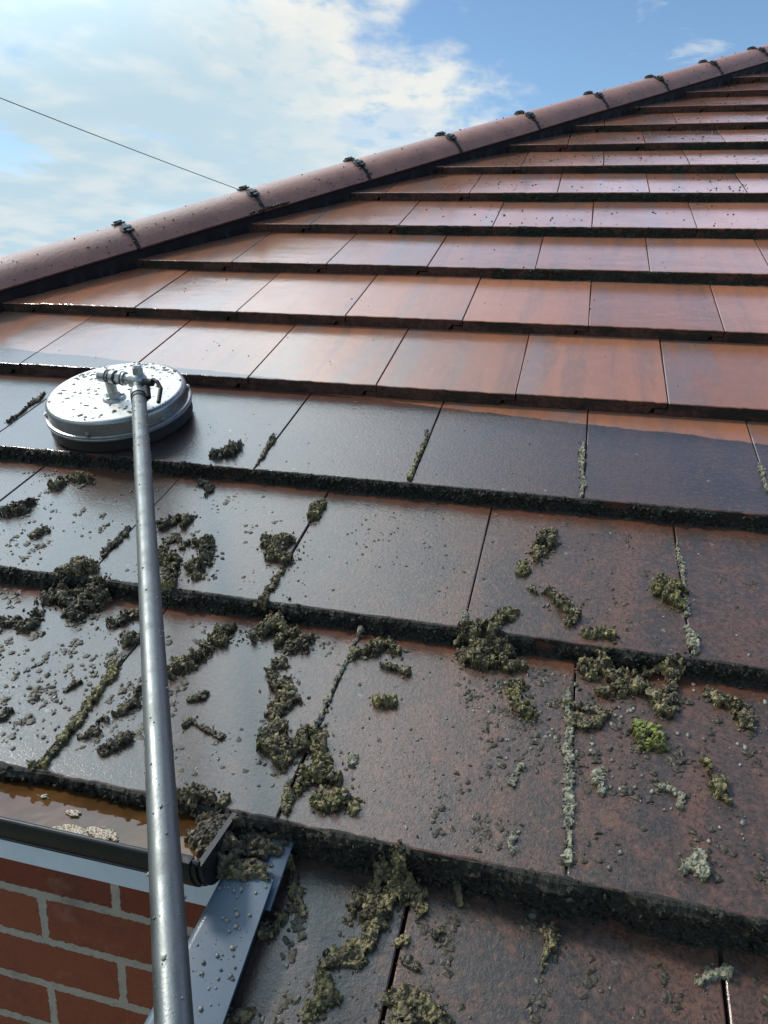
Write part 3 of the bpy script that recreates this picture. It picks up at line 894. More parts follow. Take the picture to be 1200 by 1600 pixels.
n_ind = 0
for k in range(-1, NC):
    base = UO[k] if k >= 0 else 0.380
    i0 = -12
    for i in range(-12, 6):
        u = base + TW * i if k > 0 else (base + 0.3045 * i if k == 0 else base + 0.3045 * i)
        if u > umax(k * G) - 0.05:
            continue
        v0 = k * G
        # the hip trims the tile along the line u = HA + HS v (+ clearance under the hip tile)
        uh = HA - 0.045 + HS * v0
        if u + TW < uh + 0.02:
            continue
        m = course_matrix(k, u, jr)
        left_cut = None
        if k == -1:
            if u + TW < 0.238:
                continue
            if u < 0.238:
                left_cut = 0.238
        corners = [RP(u + a, v0 + b_, -.0) for a in (0.0, .1, .2, TW) for b_ in (0.0, .12, .25, .33)]
        vis = any(in_view(c) for c in corners if (MRi @ c).x > HA + HS * (MRi @ c).y + 0.02 or True)
        hip_cut = u < HA - 0.045 + HS * (v0 + 0.42)
        me = TILE_ME[jr.randrange(5)]
        if hip_cut or left_cut is not None or k <= 0:
            bm = tile_bm(jr.randrange(1000), w=TW if k > 0 else (0.3043 if k == 0 else 0.3030))
            if hip_cut or left_cut is not None:
                mi = m.inverted()
                if hip_cut:
                    pco = mi @ RP(HA - 0.045, 0, 0)
                    pno = (mi.to_3x3() @ (MR.to_3x3() @ Vector((1, -HS, 0)))).normalized()
                else:
                    pco = mi @ RP(left_cut, 0, 0)
                    pno = (mi.to_3x3() @ (MR.to_3x3() @ Vector((1, 0, 0)))).normalized()
                r = bmesh.ops.bisect_plane(bm, geom=bm.verts[:] + bm.edges[:] + bm.faces[:], plane_co=pco, plane_no=pno, clear_inner=True)
                ed = [e for e in r['geom_cut'] if isinstance(e, bmesh.types.BMEdge)]
                if ed:
                    try:
                        bmesh.ops.holes_fill(bm, edges=ed, sides=0)
                    except Exception:
                        pass
            if len(bm.faces) < 6:
                bm.free()
                continue
            bmesh.ops.recalc_face_normals(bm, faces=bm.faces)
            me = bpy.data.meshes.new('roof_tile')
            bm.to_mesh(me)
            bm.free()
            me.materials.append(M_TOP)
            me.materials.append(M_EDGE)
        if vis:
            o = bpy.data.objects.new('roof_tile', me)
            COL.objects.link(o)
            par(o, m)
            n_ind += 1
        else:
            tmp = bmesh.new()
            tmp.from_mesh(me)
            tmp.transform(m)
            tm = bpy.data.meshes.new('t')
            tmp.to_mesh(tm)
            tmp.free()
            rest.from_mesh(tm)
            bpy.data.meshes.remove(tm)
print('individual tiles', n_ind)
me = bpy.data.meshes.new('outlying_roof_tiles')
rest.to_mesh(me)
rest.free()
me.materials.append(M_TOP)
me.materials.append(M_EDGE)
o = bpy.data.objects.new('outlying_roof_tiles', me)
COL.objects.link(o)
par(o, Matrix())
o['kind'] = 'stuff'

# roof deck under the tiles, and the far slope beyond the hip (mirror image across the hip)
bm = bmesh.new()
vt = NC * G
p = [(HA - 0.02, 0.02), (umax(0), 0.02), (umax(vt), vt), (HA - 0.02 + HS * vt, vt)]
a = [bm.verts.new(RP(u, v, -0.075)) for u, v in p]
b_ = [bm.verts.new(RP(u, v, -0.10)) for u, v in p]
bm.faces.new(a)
bm.faces.new(b_[::-1])
for i in range(4):
    j = (i + 1) % 4
    bm.faces.new((a[i], b_[i], b_[j], a[j]))
par(bm_obj('roof_deck', bm, M_DECK), Matrix())

bm = bmesh.new()


def mirror_hip(pt):
    pt = Vector(pt)
    return pt - 2 * ((pt - h_O).dot(h_lat)) * h_lat


for k in range(0, NC):
    ua, ub = HA + HS * k * G - 0.03, HA + HS * (k + 1) * G - 0.03
    # far slope runs away from the hip: build in the mirrored main slope, 4 m wide
    n0 = N0[k]
    q8 = []
    for (u, v, n) in ((ua, k * G, n0), (ua + 4.5, k * G, n0), (ub + 4.5, (k + 1) * G + .06, n0 - T), (ub, (k + 1) * G + .06, n0 - T)):
        q8.append(bm.verts.new(mirror_hip(RP(u, v, n))))
    q9 = []
    for (u, v, n) in ((ua, k * G, n0 - T), (ua + 4.5, k * G, n0 - T), (ub + 4.5, (k + 1) * G + .06, n0 - 2 * T), (ub, (k + 1) * G + .06, n0 - 2 * T)):
        q9.append(bm.verts.new(mirror_hip(RP(u, v, n))))
    bm.faces.new(q8)
    bm.faces.new(q9[::-1])
    for i in range(4):
        j = (i + 1) % 4
        f = bm.faces.new((q8[i], q9[i], q9[j], q8[j]))
        f.material_index = 1
par(bm_obj('far_slope', bm, [M_TOP, M_EDGE]), Matrix())

# ------------------------------------------------------------------ hip tiles
SEAM0, SEAML = 2.080, 0.4545


def arc_pts(r, a0, a1, n):
    return [(r * math.sin(a0 + (a1 - a0) * i / n), r * math.cos(a0 + (a1 - a0) * i / n)) for i in range(n + 1)]


PH = math.radians(70)


def hip_section():
    """outer curve, flared a little at the foot, and the inner curve"""
    th = 0.014
    outer = arc_pts(HR, -PH, PH, 36)
    ix, iy = outer[-1]
    inner = arc_pts(HR - th, PH, -PH, 36)
    return outer + inner


for s in range(-4, 11):
    L0 = SEAM0 + s * SEAML
    if L0 < 0.2:
        continue
    rr = random.Random(100 + s)
    base = h_O + h_d * (L0 - SEAML)
    m = Matrix((h_lat, h_up, h_d)).transposed().to_4x4()
    m.translation = base
    bm = bmesh.new()
    poly = hip_section()
    gap = 0.0025
    n = len(poly)
    zs = [gap, gap + 0.004, 0.1, 0.2, 0.3, 0.4, SEAML - gap - 0.004, SEAML - gap]
    rings = []
    for zi, z in enumerate(zs):
        sc = 1 - (0.0015 / HR if zi in (0, len(zs) - 1) else 0)
        rings.append([bm.verts.new(Vector((x * sc, y * sc, z))) for x, y in poly])
    for r0, r1 in zip(rings, rings[1:]):
        for i in range(n):
            j = (i + 1) % n
            bm.faces.new((r0[i], r0[j], r1[j], r1[i]))
    bm.faces.new(rings[0][::-1])
    bm.faces.new(rings[-1])
    tw = Matrix.Rotation(rr.uniform(-.006, .006), 4, 'Y') @ Matrix.Rotation(rr.uniform(-.004, .004), 4, 'X')
    ht = bm_obj('hip_tile', bm, M_HIP, smooth=True)
    par(ht, m @ tw)
    # union strip and its two cleats at the upper joint of this tile
    bm = bmesh.new()
    zc = SEAML
    R2 = HR + 0.0022
    a_out = arc_pts(R2, -PH, PH, 36)
    a_in = arc_pts(HR - 0.004, PH, -PH, 36)
    mm = Matrix.Translation((0, 0, zc - 0.006))
    prism(bm, a_out + a_in, mm, 0.012)
    un = bm_obj('joint_strip', bm, M_UNION)
    un.parent = ht
    for ang in (math.radians(2), math.radians(33)):
        bm = bmesh.new()
        rot = Matrix.Rotation(-ang, 4, 'Z')
        box(bm, (-0.013, HR + 0.001, zc - 0.019), (0.013, HR + 0.0065, zc + 0.019), rot, 0.0015)
        box(bm, (-0.019, HR + 0.0045, zc - 0.007), (0.019, HR + 0.010, zc + 0.007), rot, 0.0015)
        box(bm, (-0.006, HR + 0.0085, zc - 0.013), (0.006, HR + 0.0125, zc + 0.013), rot, 0.001)
        cl = bm_obj('clip', bm, M_CLIP)
        cl.parent = ht

# dark membrane skirts between the hip tiles and the roof tiles on both sides
bm = bmesh.new()
nseg = 200
Lmax = 6.6
px0, py0 = HR * math.sin(PH), HR * math.cos(PH)
for side in (1, -1):
    cols = []
    for i in range(nseg * 3 + 1):
        l = Lmax * i / (nseg * 3)
        w1 = 0.0035 * math.sin(l * 140) + 0.003 * math.sin(l * 61 + 1)
        pts = [(px0 - 0.016, py0 - 0.001), (px0 - 0.006, py0 - 0.012), (px0 - 0.016 + w1 * .4, py0 - 0.028), (px0 - 0.022 + w1, py0 - 0.052), (px0 - 0.05, py0 - 0.075)]
        cols.append([bm.verts.new(h_O + h_d * l + h_lat * (side * x) + h_up * y) for x, y in pts])
    for c0, c1 in zip(cols, cols[1:]):
        for i in range(4):
            bm.faces.new((c0[i], c0[i + 1], c1[i + 1], c1[i]))
par(bm_obj('hip_membrane', bm, M_MEMB, smooth=True), Matrix())

# ------------------------------------------------------------------ gutter, fascia, wall, trim
XL, XR = -2.35, 0.181
gc_y, gc_z, gr = -0.047, 0.022, 0.050
gm = Matrix(((0, 0, 1, XL), (1, 0, 0, 0), (0, 1, 0, 0), (0, 0, 0, 1)))    # (y, z) polygon extruded along x


def gutter_poly(r, th=0.0024):
    out = [(gc_y + r * math.cos(a_), gc_z + r * math.sin(a_)) for a_ in [PI + PI * i / 28 for i in range(29)]]
    inn = [(gc_y + (r - th) * math.cos(a_), gc_z + (r - th) * math.sin(a_)) for a_ in [2 * PI - PI * i / 28 for i in range(29)]]
    return out + inn


bm = bmesh.new()
prism(bm, gutter_poly(gr), gm, XR - XL)
# rolled front lip and a small drip bead
lipm = gm.copy()
for (yy, zz_, r_) in ((gc_y - gr + 0.0012, gc_z + 0.001, 0.0030), (gc_y - gr * 0.80, gc_z - gr * 0.62, 0.0018)):
    prism(bm, [(yy + r_ * math.cos(a_), zz_ + r_ * math.sin(a_)) for a_ in [2 * PI * i / 12 for i in range(12)]], gm, XR - XL)
gut = bm_obj('gutter', bm, M_BLACK, smooth=True)
par(gut, Matrix())
# union bracket and stop end near the trim
bm = bmesh.new()
for xa, xb, r_ in ((0.158, 0.172, 0.0540), (0.150, 0.178, 0.0520)):
    mg = gm.copy()
    mg.translation = Vector((xa, 0, 0))
    prism(bm, gutter_poly(r_, 0.004), mg, xb - xa)
box(bm, (0.156, gc_y - 0.056, gc_z - 0.002), (0.174, gc_y - 0.044, gc_z + 0.005), bev=0.0012)
box(bm, (0.151, gc_y - 0.063, gc_z - 0.010), (0.159, gc_y - 0.052, gc_z + 0.009), bev=0.0012)
ub = bm_obj('gutter_bracket', bm, M_BLACK, smooth=True)
par(ub, Matrix())
bm = bmesh.new()
mg = gm.copy()
mg.translation = Vector((XR - 0.003, 0, 0))
prism(bm, [(gc_y + gr * math.cos(a_), gc_z + gr * math.sin(a_)) for a_ in [PI + PI * i / 28 for i in range(29)]], mg, 0.006)
par(bm_obj('gutter_end_cap', bm, M_BLACK), Matrix())

# fascia board behind the gutter
bm = bmesh.new()
box(bm, (XL, 0.010, -0.138), (0.215, 0.028, 0.010), bev=0.0012)
par(bm_obj('fascia_board', bm, M_WHITE), Matrix())

# main wall
bm = bmesh.new()
box(bm, (-2.30, 0.030, -2.60), (0.215, 0.25, -0.05))
par(bm_obj('brick_wall', bm, M_BRICK), Matrix())
# wall of the lower wing that carries the course below the eaves
bm = bmesh.new()
box(bm, (0.217, -0.55, -2.60), (1.1, 0.25, -0.36))
par(bm_obj('wing_wall', bm, M_BRICK), Matrix())
# second, lower course of the wing (just out of the picture)
bm = bmesh.new()
vs = []
for (u, v, n) in ((0.246, -2 * G, -0.003), (1.1, -2 * G, -0.003), (1.1, -G + .06, -T - .004), (0.246, -G + .06, -T - .004)):
    vs.append((bm.verts.new(RP(u, v, n)), bm.verts.new(RP(u, v, n - T))))
bm.faces.new([x[0] for x in vs])
bm.faces.new([x[1] for x in vs][::-1])
for i in range(4):
    j = (i + 1) % 4
    f = bm.faces.new((vs[i][0], vs[i][1], vs[j][1], vs[j][0]))
    f.material_index = 1
par(bm_obj('lower_course', bm, [M_TOP, M_EDGE]), Matrix())

# verge trim: a bull-nosed capping running down the left side of the wing roof
bm = bmesh.new()
tr_m = MR.copy() @ Matrix(((1, 0, 0, 0), (0, 0, -1, -0.058), (0, 1, 0, 0), (0, 0, 0, 1)))     # x = u, y = n, z = down the slope


def trim_poly(u0, u1, n_top, th, r):
    pts = [(u1, n_top), (u0 + r, n_top)]
    pts += [(u0 + r - r * math.sin(a_), n_top - r + r * math.cos(a_)) for a_ in [PI / 2 * i / 8 for i in range(1, 9)]]
    pts += [(u0, n_top - 0.13), (u0 + th, n_top - 0.13), (u0 + th, n_top - r - th)]
    pts += [(u1 - 0.002, n_top - r - th), (u1, n_top - th)] if False else [(u0 + r + th, n_top - th * 1.2), (u1, n_top - th * 1.2)]
    return pts


pa_, pb_ = trim_poly(0.187, 0.2435, 0.012, 0.003, 0.010), trim_poly(0.187 - 0.62 * 0.118, 0.2435, 0.012, 0.003, 0.010)
ra_ = [bm.verts.new(tr_m @ Vector((x, y, 0))) for x, y in pa_]
rb_ = [bm.verts.new(tr_m @ Vector((x, y, 0.62))) for x, y in pb_]
for i in range(len(pa_)):
    j = (i + 1) % len(pa_)
    bm.faces.new((ra_[i], ra_[j], rb_[j], rb_[i]))
bm.faces.new(ra_[::-1])
bm.faces.new(rb_)
tr = bm_obj('verge_trim', bm, M_TRIM, smooth=True)
par(tr, Matrix())
bm = bmesh.new()
tr2 = MR.copy() @ Matrix(((1, 0, 0, 0), (0, 0, -1, -0.004), (0, 1, 0, 0), (0, 0, 0, 1)))
prism(bm, [(0.192, 0.003), (0.192, 0.000), (0.248, 0.000), (0.248, 0.003)], tr2, 0.080)
t2 = bm_obj('trim_underlap', bm, M_TRIM)
par(t2, Matrix())
bm = bmesh.new()
box(bm, (0.225, -0.68, -0.060), (0.2375, -0.062, 0.006), MR)
par(bm_obj('verge_batten', bm, M_DECK), Matrix())
# board under the trim
bm = bmesh.new()
box(bm, (0.200, -0.67, -0.15), (0.214, -0.065, -0.003), MR, 0.001)
par(bm_obj('verge_board', bm, M_WHITE), Matrix())

# ------------------------------------------------------------------ rain water and foam in the gutter
m, t, b = new_mat('brown_gutter_water')
g = t.new('ShaderNodeNewGeometry')
n = t.noise(g.outputs['Position'], 22.0, 4, 0.6)
t.put(b.inputs['Base Color'], t.mix(t.ramp(n, 0.35, 0.65), (0.105, 0.048, 0.016), (0.060, 0.030, 0.012)))
b.inputs['Roughness'].default_value = 0.05
b.inputs['Specular IOR Level'].default_value = 0.5
t.put(b.inputs['Normal'], t.bump(t.noise(g.outputs['Position'], 30.0, 2), 0.12, 0.004))
M_WATER = m
wl = gc_z - 0.019
hw = math.sqrt(gr ** 2 - (gc_z - wl) ** 2) - 0.003
wat = mesh_obj('gutter_water', [(XL + .01, gc_y - hw, wl), (XR - .004, gc_y - hw, wl), (XR - .004, gc_y + hw, wl), (XL + .01, gc_y + hw, wl)], [(0, 1, 2, 3)], M_WATER)
tag(wat, 'brown rain water standing in the black gutter', 'water', kind='structure')

m, t, b = new_mat('scum_foam')
g = t.new('ShaderNodeNewGeometry')
v = t.voro(g.outputs['Position'], 380.0)
n = t.noise(g.outputs['Position'], 120.0, 4)
t.put(b.inputs['Base Color'], t.mix(t.ramp(v, 0.5, 0.22), (0.42, 0.35, 0.27), (0.15, 0.085, 0.045)))
b.inputs['Roughness'].default_value = 0.45
t.put(b.inputs['Normal'], t.bump(v, 0.8, 0.002))
M_FOAM = m


def foam_patch(cx, cy, rx, ry, seed):
    N_ = 60
    xs = np.linspace(-1.4, 1.4, N_)
    X, Y = np.meshgrid(xs, xs)
    f = 1.0 - np.sqrt(X ** 2 + Y ** 2) + (fbm(X * 1.6 + seed * 3.1, Y * 1.6 + seed, oct=3) - 0.5) * 1.7
    Z = np.clip(f, 0, 0.25) * 0.008
    wx, wy = cx + X * rx, cy + Y * ry
    ok = (f > 0) & (wy > gc_y - hw + 0.002) & (wy < gc_y + hw)
    return grid_mesh_arrays(np.stack([wx, wy, wl + 0.0006 + Z], -1), ok)


def grid_mesh_arrays(V, ok):
    h, w_ = ok.shape
    idx = -np.ones(ok.shape, int)
    idx[ok] = np.arange(ok.sum())
    vs = V[ok]
    a = idx[:-1, :-1]
    b2 = idx[:-1, 1:]
    c = idx[1:, 1:]
    d = idx[1:, :-1]
    mk = (a >= 0) & (b2 >= 0) & (c >= 0) & (d >= 0)
    fs = np.stack([a[mk], b2[mk], c[mk], d[mk]], -1)
    return vs, fs


allv, allf, cnt = [], [], 0
for (cx, cy, rx, ry, sd_) in ((-0.112, -0.082, 0.014, 0.010, 1), (-0.060, -0.084, 0.018, 0.008, 2), (0.020, -0.074, 0.040, 0.013, 12), (0.052, -0.064, 0.020, 0.008, 4),
                              (0.095, -0.083, 0.016, 0.007, 6), (0.00, -0.045, 0.010, 0.004, 7), (-0.05, -0.03, 0.006, 0.003, 8), (0.060, -0.078, .006, .003, 9), (-0.35, -0.07, .03, .01, 10)):
    vs, fs = foam_patch(cx, cy, rx, ry, sd_)
    if len(fs):
        allv.append(vs)
        allf.append(fs + cnt)
        cnt += len(vs)
fo = mesh_obj('foam', np.concatenate(allv).tolist(), np.concatenate(allf).tolist(), M_FOAM, smooth=True)
tag(fo, 'cream bubbly scum floating on the brown gutter water', 'foam', kind='stuff')

# ------------------------------------------------------------------ moss
def set_tip(me, tip):
    at = me.attributes.new('tip', 'FLOAT', 'POINT')
    at.data.foreach_set('value', np.asarray(tip, dtype=np.float32))


def moss_clump(pts, seed, step=0.0013, hgt=0.72, rough=1.0):
    """crumbly height field over a chain of overlapping pads; returns roof-frame vertices"""
    P_ = np.array(pts)
    rmax = P_[:, 2].max()
    pad = rmax * 1.5
    u0, u1 = P_[:, 0].min() - pad, P_[:, 0].max() + pad
    v0, v1 = P_[:, 1].min() - pad, P_[:, 1].max() + pad
    nu, nv = int((u1 - u0) / step) + 2, int((v1 - v0) / step) + 2
    U, V = np.meshgrid(np.linspace(u0, u1, nu), np.linspace(v0, v1, nv))
    so_ = seed * 3.77
    # warp the plan so that outlines are ragged
    wf = 60.0
    Uw = U + (fbm(U * wf + so_, V * wf, oct=3) - 0.5) * rmax * 1.0 * rough
    Vw = V + (fbm(U * wf, V * wf + so_ + 40, oct=3) - 0.5) * rmax * 1.0 * rough
    F = np.full(U.shape, -9.0)
    H = np.zeros(U.shape)
    rng = np.random.RandomState(seed)
    blobs = []
    for i, (pu, pv, pr) in enumerate(pts):
        blobs.append((pu, pv, pr))
        if i + 1 < len(pts):
            qu, qv, qr = pts[i + 1]
            d_ = math.hypot(qu - pu, qv - pv)
            if d_ < (pr + qr) * 1.6:
                blobs.append(((pu + qu) / 2, (pv + qv) / 2, (pr + qr) / 2 * 0.85))
            elif d_ < 0.12:
                ns = int(d_ / (0.9 * (pr + qr) / 2))
                for s_ in range(1, ns):
                    f_ = s_ / ns
                    blobs.append((pu + (qu - pu) * f_, pv + (qv - pv) * f_, (pr + (qr - pr) * f_) * rng.uniform(.7, 1.0)))
    for (pu, pv, pr) in blobs:
        pr = pr * 1.16 * rng.uniform(.85, 1.15)
        d2 = ((Uw - pu) ** 2 + (Vw - pv) ** 2) / pr ** 2
        f = 1 - d2
        hh = np.sqrt(np.clip(f, 0, 1)) * pr * hgt * rng.uniform(.8, 1.15)
        H = np.maximum(H, hh)
        F = np.maximum(F, f)
    med = worley(U * 130 + so_, V * 130, H * 130)
    fin = worley(U * 330 + so_, V * 330 + 9, H * 330)
    edge = F + (fbm(U * 110 + so_, V * 110, oct=4) - 0.52) * (3.0 if rmax > 0.0095 else 1.2) - (med - 0.45) * 0.9
    ok = edge > 0.06
    crumb = (0.62 - med) * 0.0085 + (0.55 - fin) * 0.0030 + (fbm(U * 90, V * 90 + so_, oct=3) - 0.5) * 0.007
    sc = np.clip(rmax / 0.012, 0.35, 1.25)
    Hn = H * (0.62 + 0.9 * (fbm(U * 55 + 3, V * 55 + so_, oct=2) - 0.35)) + crumb * sc + 0.0012
    Hn = np.maximum(Hn, 0.0006)
    # taper the outermost ring down to the tile
    inner = ok.copy()
    inner[1:-1, 1:-1] = ok[1:-1, 1:-1] & ok[:-2, 1:-1] & ok[2:, 1:-1] & ok[1:-1, :-2] & ok[1:-1, 2:]
    Hn = np.where(inner, Hn, -0.0012)
    # overhanging leaves: push points sideways
    amp = np.where(inner, 0.0030 * sc, 0)
    Ud = U + (vnoise(U * 420 + 5, V * 420, Hn * 300) - 0.5) * amp
    Vd = V + (vnoise(U * 420, V * 420 + 7, Hn * 300) - 0.5) * amp
    N_ = surf_np_soft(V) + Hn
    vs, fs = grid_mesh_arrays(np.stack([Ud, Vd, N_], -1), ok)
    tip = np.clip(crumb * sc / 0.005 + 0.45 + 0.25 * H / rmax, 0, 1)[ok]
    return vs, fs, tip


def surf_np_soft(v):
    """tile surface, with the step at each course edge eased so that moss hangs over it"""
    a = surf_np(v)
    k = np.floor(v / G + 0.5)
    dv = v - k * G                                     # distance from the nearest course edge
    below = (dv < 0) & (dv > -0.030)
    top = surf_np(k * G + 0.001)
    f = np.clip(-dv / 0.030, 0, 1)
    eased = top * (1 - f) ** 1.0 + a * (1 - (1 - f) ** 1.0)
    return np.where(below, np.maximum(a, eased - 0.004), a)


RN = np.array([[MR[i][j] for j in range(3)] for i in range(3)])


def flake_template(seed):
    r = np.random.RandomState(seed)
    bm = bmesh.new()
    bmesh.ops.create_icosphere(bm, subdivisions=1, radius=1.0)
    v = np.array([x.co[:] for x in bm.verts])
    f = np.array([[y.index for y in x.verts] for x in bm.faces])
    bm.free()
    v = v * (1 + r.uniform(-.55, .45, (len(v), 1)))
    v = v * np.array([1.25, .9, .5])
    return v, f


FT = [flake_template(i + 50) for i in range(10)]


def rand_rot(r):
    q_ = r.normal(size=4)
    q_ /= np.linalg.norm(q_)
    w, x, y, z = q_
    return np.array([[1 - 2 * (y * y + z * z), 2 * (x * y - z * w), 2 * (x * z + y * w)], [2 * (x * y + z * w), 1 - 2 * (x * x + z * z), 2 * (y * z - x * w)], [2 * (x * z - y * w), 2 * (y * z + x * w), 1 - 2 * (x * x + y * y)]])


RR = [rand_rot(np.random.RandomState(i)) for i in range(64)]


def add_flakes(vs, fs, tip, pts, seed, trickle):
    """leafy crumbs bristling from the clump, and a few fallen round its foot"""
    r = np.random.RandomState(seed + 900)
    rmax = max(p_[2] for p_ in pts)
    n = int(min(700, len(vs) * 0.11))
    AV, AT = [vs], [tip]
    AF = fs.tolist()
    off = len(vs)
    smax = 0.0044 if rmax > 0.011 else 0.0027
    idx = r.randint(0, len(vs), n)
    for j in idx:
        v, f = FT[r.randint(10)]
        s_ = .0009 + (smax - .0009) * r.rand() ** 1.8
        p_ = vs[j] + r.normal(0, .0006, 3) + np.array([0, 0, s_ * r.uniform(-.1, .7)])
        AV.append((v * s_) @ RR[r.randint(64)].T + p_)
        AT.append(np.full(len(v), min(1, max(0, tip[j] + r.uniform(-.25, .45)))))
        AF += (f + off).tolist()
        off += len(v)
    m = int(n * (0.10 if trickle else 0.34))
    for _ in range(m):
        pu, pv, pr = pts[r.randint(len(pts))]
        a_ = r.uniform(0, 2 * PI)
        d_ = pr * (0.85 + abs(r.normal(0, .55)))
        u, w_ = pu + d_ * math.cos(a_), pv + d_ * math.sin(a_) * 1.1
        v, f = FT[r.randint(10)]
        s_ = r.uniform(.0006, smax * .8)
        AV.append((v * s_) @ RR[r.randint(64)].T + np.array([u, w_, surfn(u, w_) + s_ * .25]))
        AT.append(np.full(len(v), r.uniform(.1, .6)))
        AF += (f + off).tolist()
        off += len(v)
    return np.concatenate(AV), AF, np.concatenate(AT)


for ci, (lab, colr, pts) in enumerate(MOSS):
    far = pts[0][1] > 0.60
    st = 0.0013 if not far else 0.0016
    trickle = ('trickle' in lab) or ('ridge' in lab) or ('crust' in lab)
    vs, fs, tip = moss_clump(pts, ci + 1, st, hgt=(0.75 if colr != 'g' else 0.55) * (0.9 if trickle else 1.0), rough=0.8 if trickle else 1.0)
    if len(fs) < 4:
        continue
    vs, fs, tip = add_flakes(vs, fs, tip, pts, ci, trickle)
    W_ = vs @ RN.T
    c = W_.mean(0)
    o = mesh_obj('moss_clump', (W_ - c).tolist(), fs, MM[colr])
    o.location = c
    set_tip(o.data, tip)
    tag(o, lab, 'moss', 'moss clumps lying on the roof tiles')


# crust of moss along the front edges of the courses
def edge_moss(k, u0, u1, amp, bias, step, seed, mat, label, drop=0.0):
    nu = int((u1 - u0) / step)
    n0 = N0[k]
    v0 = k * G + V0[k]
    low = (N0[k - 1] + (N0[k] - T - N0[k - 1])) if k > 0 else -0.030
    # section: on the tile, over the arris, down the face, out on the tile below
    sec = [(0.014, n0 - 0.0015), (0.009, n0 - 0.0008), (0.006, n0), (0.004, n0), (0.002, n0), (0.0005, n0)]
    top_n, bot_n = n0 - 0.001, low + 0.0015
    nf = 24 if k == 0 else 16
    for i in range(nf + 1):
        f = i / nf
        sec.append((-0.0006 - 0.004 * f * f, top_n + (bot_n - top_n) * f))
    sec += [(-0.0085, bot_n), (-0.013, bot_n - .0004), (-0.020, bot_n - .0012), (-0.028, bot_n - 0.0025)]
    S_ = np.array(sec)
    d = np.gradient(S_, axis=0)
    nr = np.stack([d[:, 1], -d[:, 0]], 1)
    nr /= np.linalg.norm(nr, axis=1)[:, None]
    nr[:] = np.where((nr[:, :1] > 0.3), -nr, nr)
    U = np.linspace(u0, u1, nu)[:, None] * np.ones(len(S_))[None]
    A = v0 + S_[:, 0][None] * np.ones(nu)[:, None]
    B = S_[:, 1][None] * np.ones(nu)[:, None]
    so_ = seed * 5.3
    big = fbm(U * 16 + so_, A * 9, B * 14, oct=4)
    mid = fbm(U * 55 + so_, A * 55, B * 55, oct=3)
    wo = worley(U * 150 + so_, A * 150, B * 150)
    wf = worley(U * 330 + so_, A * 330, B * 330)
    lim = np.ones(len(S_))
    lim[:8] = [0.0, 0.05, 0.12, 0.2, 0.3, 0.42, 0.6, 0.8]
    lim[-4:] = [0.8, 0.55, 0.25, 0.0]
    disp = ((big - 0.46) * 2.0 + (mid - 0.45) * 1.8 + bias) * amp * lim[None] + ((0.55 - wo) * 0.0045 + (0.5 - wf) * 0.0022) * lim[None] * min(1, amp / 0.008)
    disp = disp - (1 - lim[None]) * 0.0035
    A2 = A + nr[:, 0][None] * disp
    B2 = B + nr[:, 1][None] * disp
    U2 = U + (vnoise(U * 400, A * 400 + 3, B * 400) - 0.5) * 0.003
    ok = np.ones(U.shape, bool)
    vs, fs = grid_mesh_arrays(np.stack([U2, A2, B2], -1), ok)
    tipv = np.clip(((0.55 - wo) * 2 + mid - 0.1).ravel(), 0, 1)
    # crumbs bristling from the crust where it bulges
    r = np.random.RandomState(seed + 77)
    dr, lr = disp.ravel(), (np.ones(U.shape) * lim[None]).ravel()
    cand = np.where((dr > 0.0008) & (lr > 0.3))[0]
    AV, AT, AF, off = [vs], [tipv], fs.tolist(), len(vs)
    smax = 0.0046 if k < 3 else 0.0034
    for j in cand[r.randint(0, len(cand), int((u1 - u0) * (1500 if k < 3 else 500)))]:
        v_, f_ = FT[r.randint(10)]
        s_ = .0010 + (smax - .001) * r.rand() ** 1.9
        AV.append((v_ * s_) @ RR[r.randint(64)].T + vs[j] + np.array([0, r.uniform(-.6, .1) * s_, r.uniform(-.2, .4) * s_]))
        AT.append(np.full(len(v_), r.uniform(0, 1.0) ** 1.5))
        AF += (f_ + off).tolist()
        off += len(v_)
    vs, tipv = np.concatenate(AV), np.concatenate(AT)
    W_ = vs @ RN.T
    c = W_.mean(0)
    o = mesh_obj('edge_moss', (W_ - c).tolist(), AF, mat)
    o.location = c
    set_tip(o.data, tipv)
    tag(o, label, 'moss crust', 'moss crusts along the tile edges', 'stuff')
    return o


ORD = ['lowest full', 'second', 'third', 'fourth', 'fifth', 'sixth', 'seventh', 'eighth', 'ninth', 'tenth']
EM = [(0, -0.75, 1.1, 0.0070, 0.62, 0.0018, 'thick black moss crust with olive lumps along the lowest tile edge, above the gutter'),
      (1, -0.9, 1.1, 0.0072, 0.46, 0.0018, 'thick dark moss crust along the second tile edge from the bottom'),
      (2, -1.0, 1.2, 0.0062, 0.36, 0.0020, 'dark moss crust along the third tile edge, just below the cleaner disc'),
      (5, 0.25, 1.2, 0.0050, -0.16, 0.003, 'patchy dark moss on the sixth tile edge from the bottom'),
      (6, -0.1, 1.3, 0.0055, -0.04, 0.003, 'dark moss along the right part of the seventh tile edge'),
      (7, 0.2, 1.3, 0.0055, 0.0, 0.003, 'dark moss along the right part of the eighth tile edge'),
      (8, 0.45, 1.4, 0.0055, 0.0, 0.0035, 'dark moss along the right part of the ninth tile edge'),
      (9, 0.8, 1.4, 0.0050, -0.1, 0.0035, 'thin dark moss on the tenth tile edge')]
for i, (k, a, b_, amp, bias, st, lab) in enumerate(EM):
    edge_moss(k, a, b_, amp, bias, st, i + 3, MOSS_K, lab)


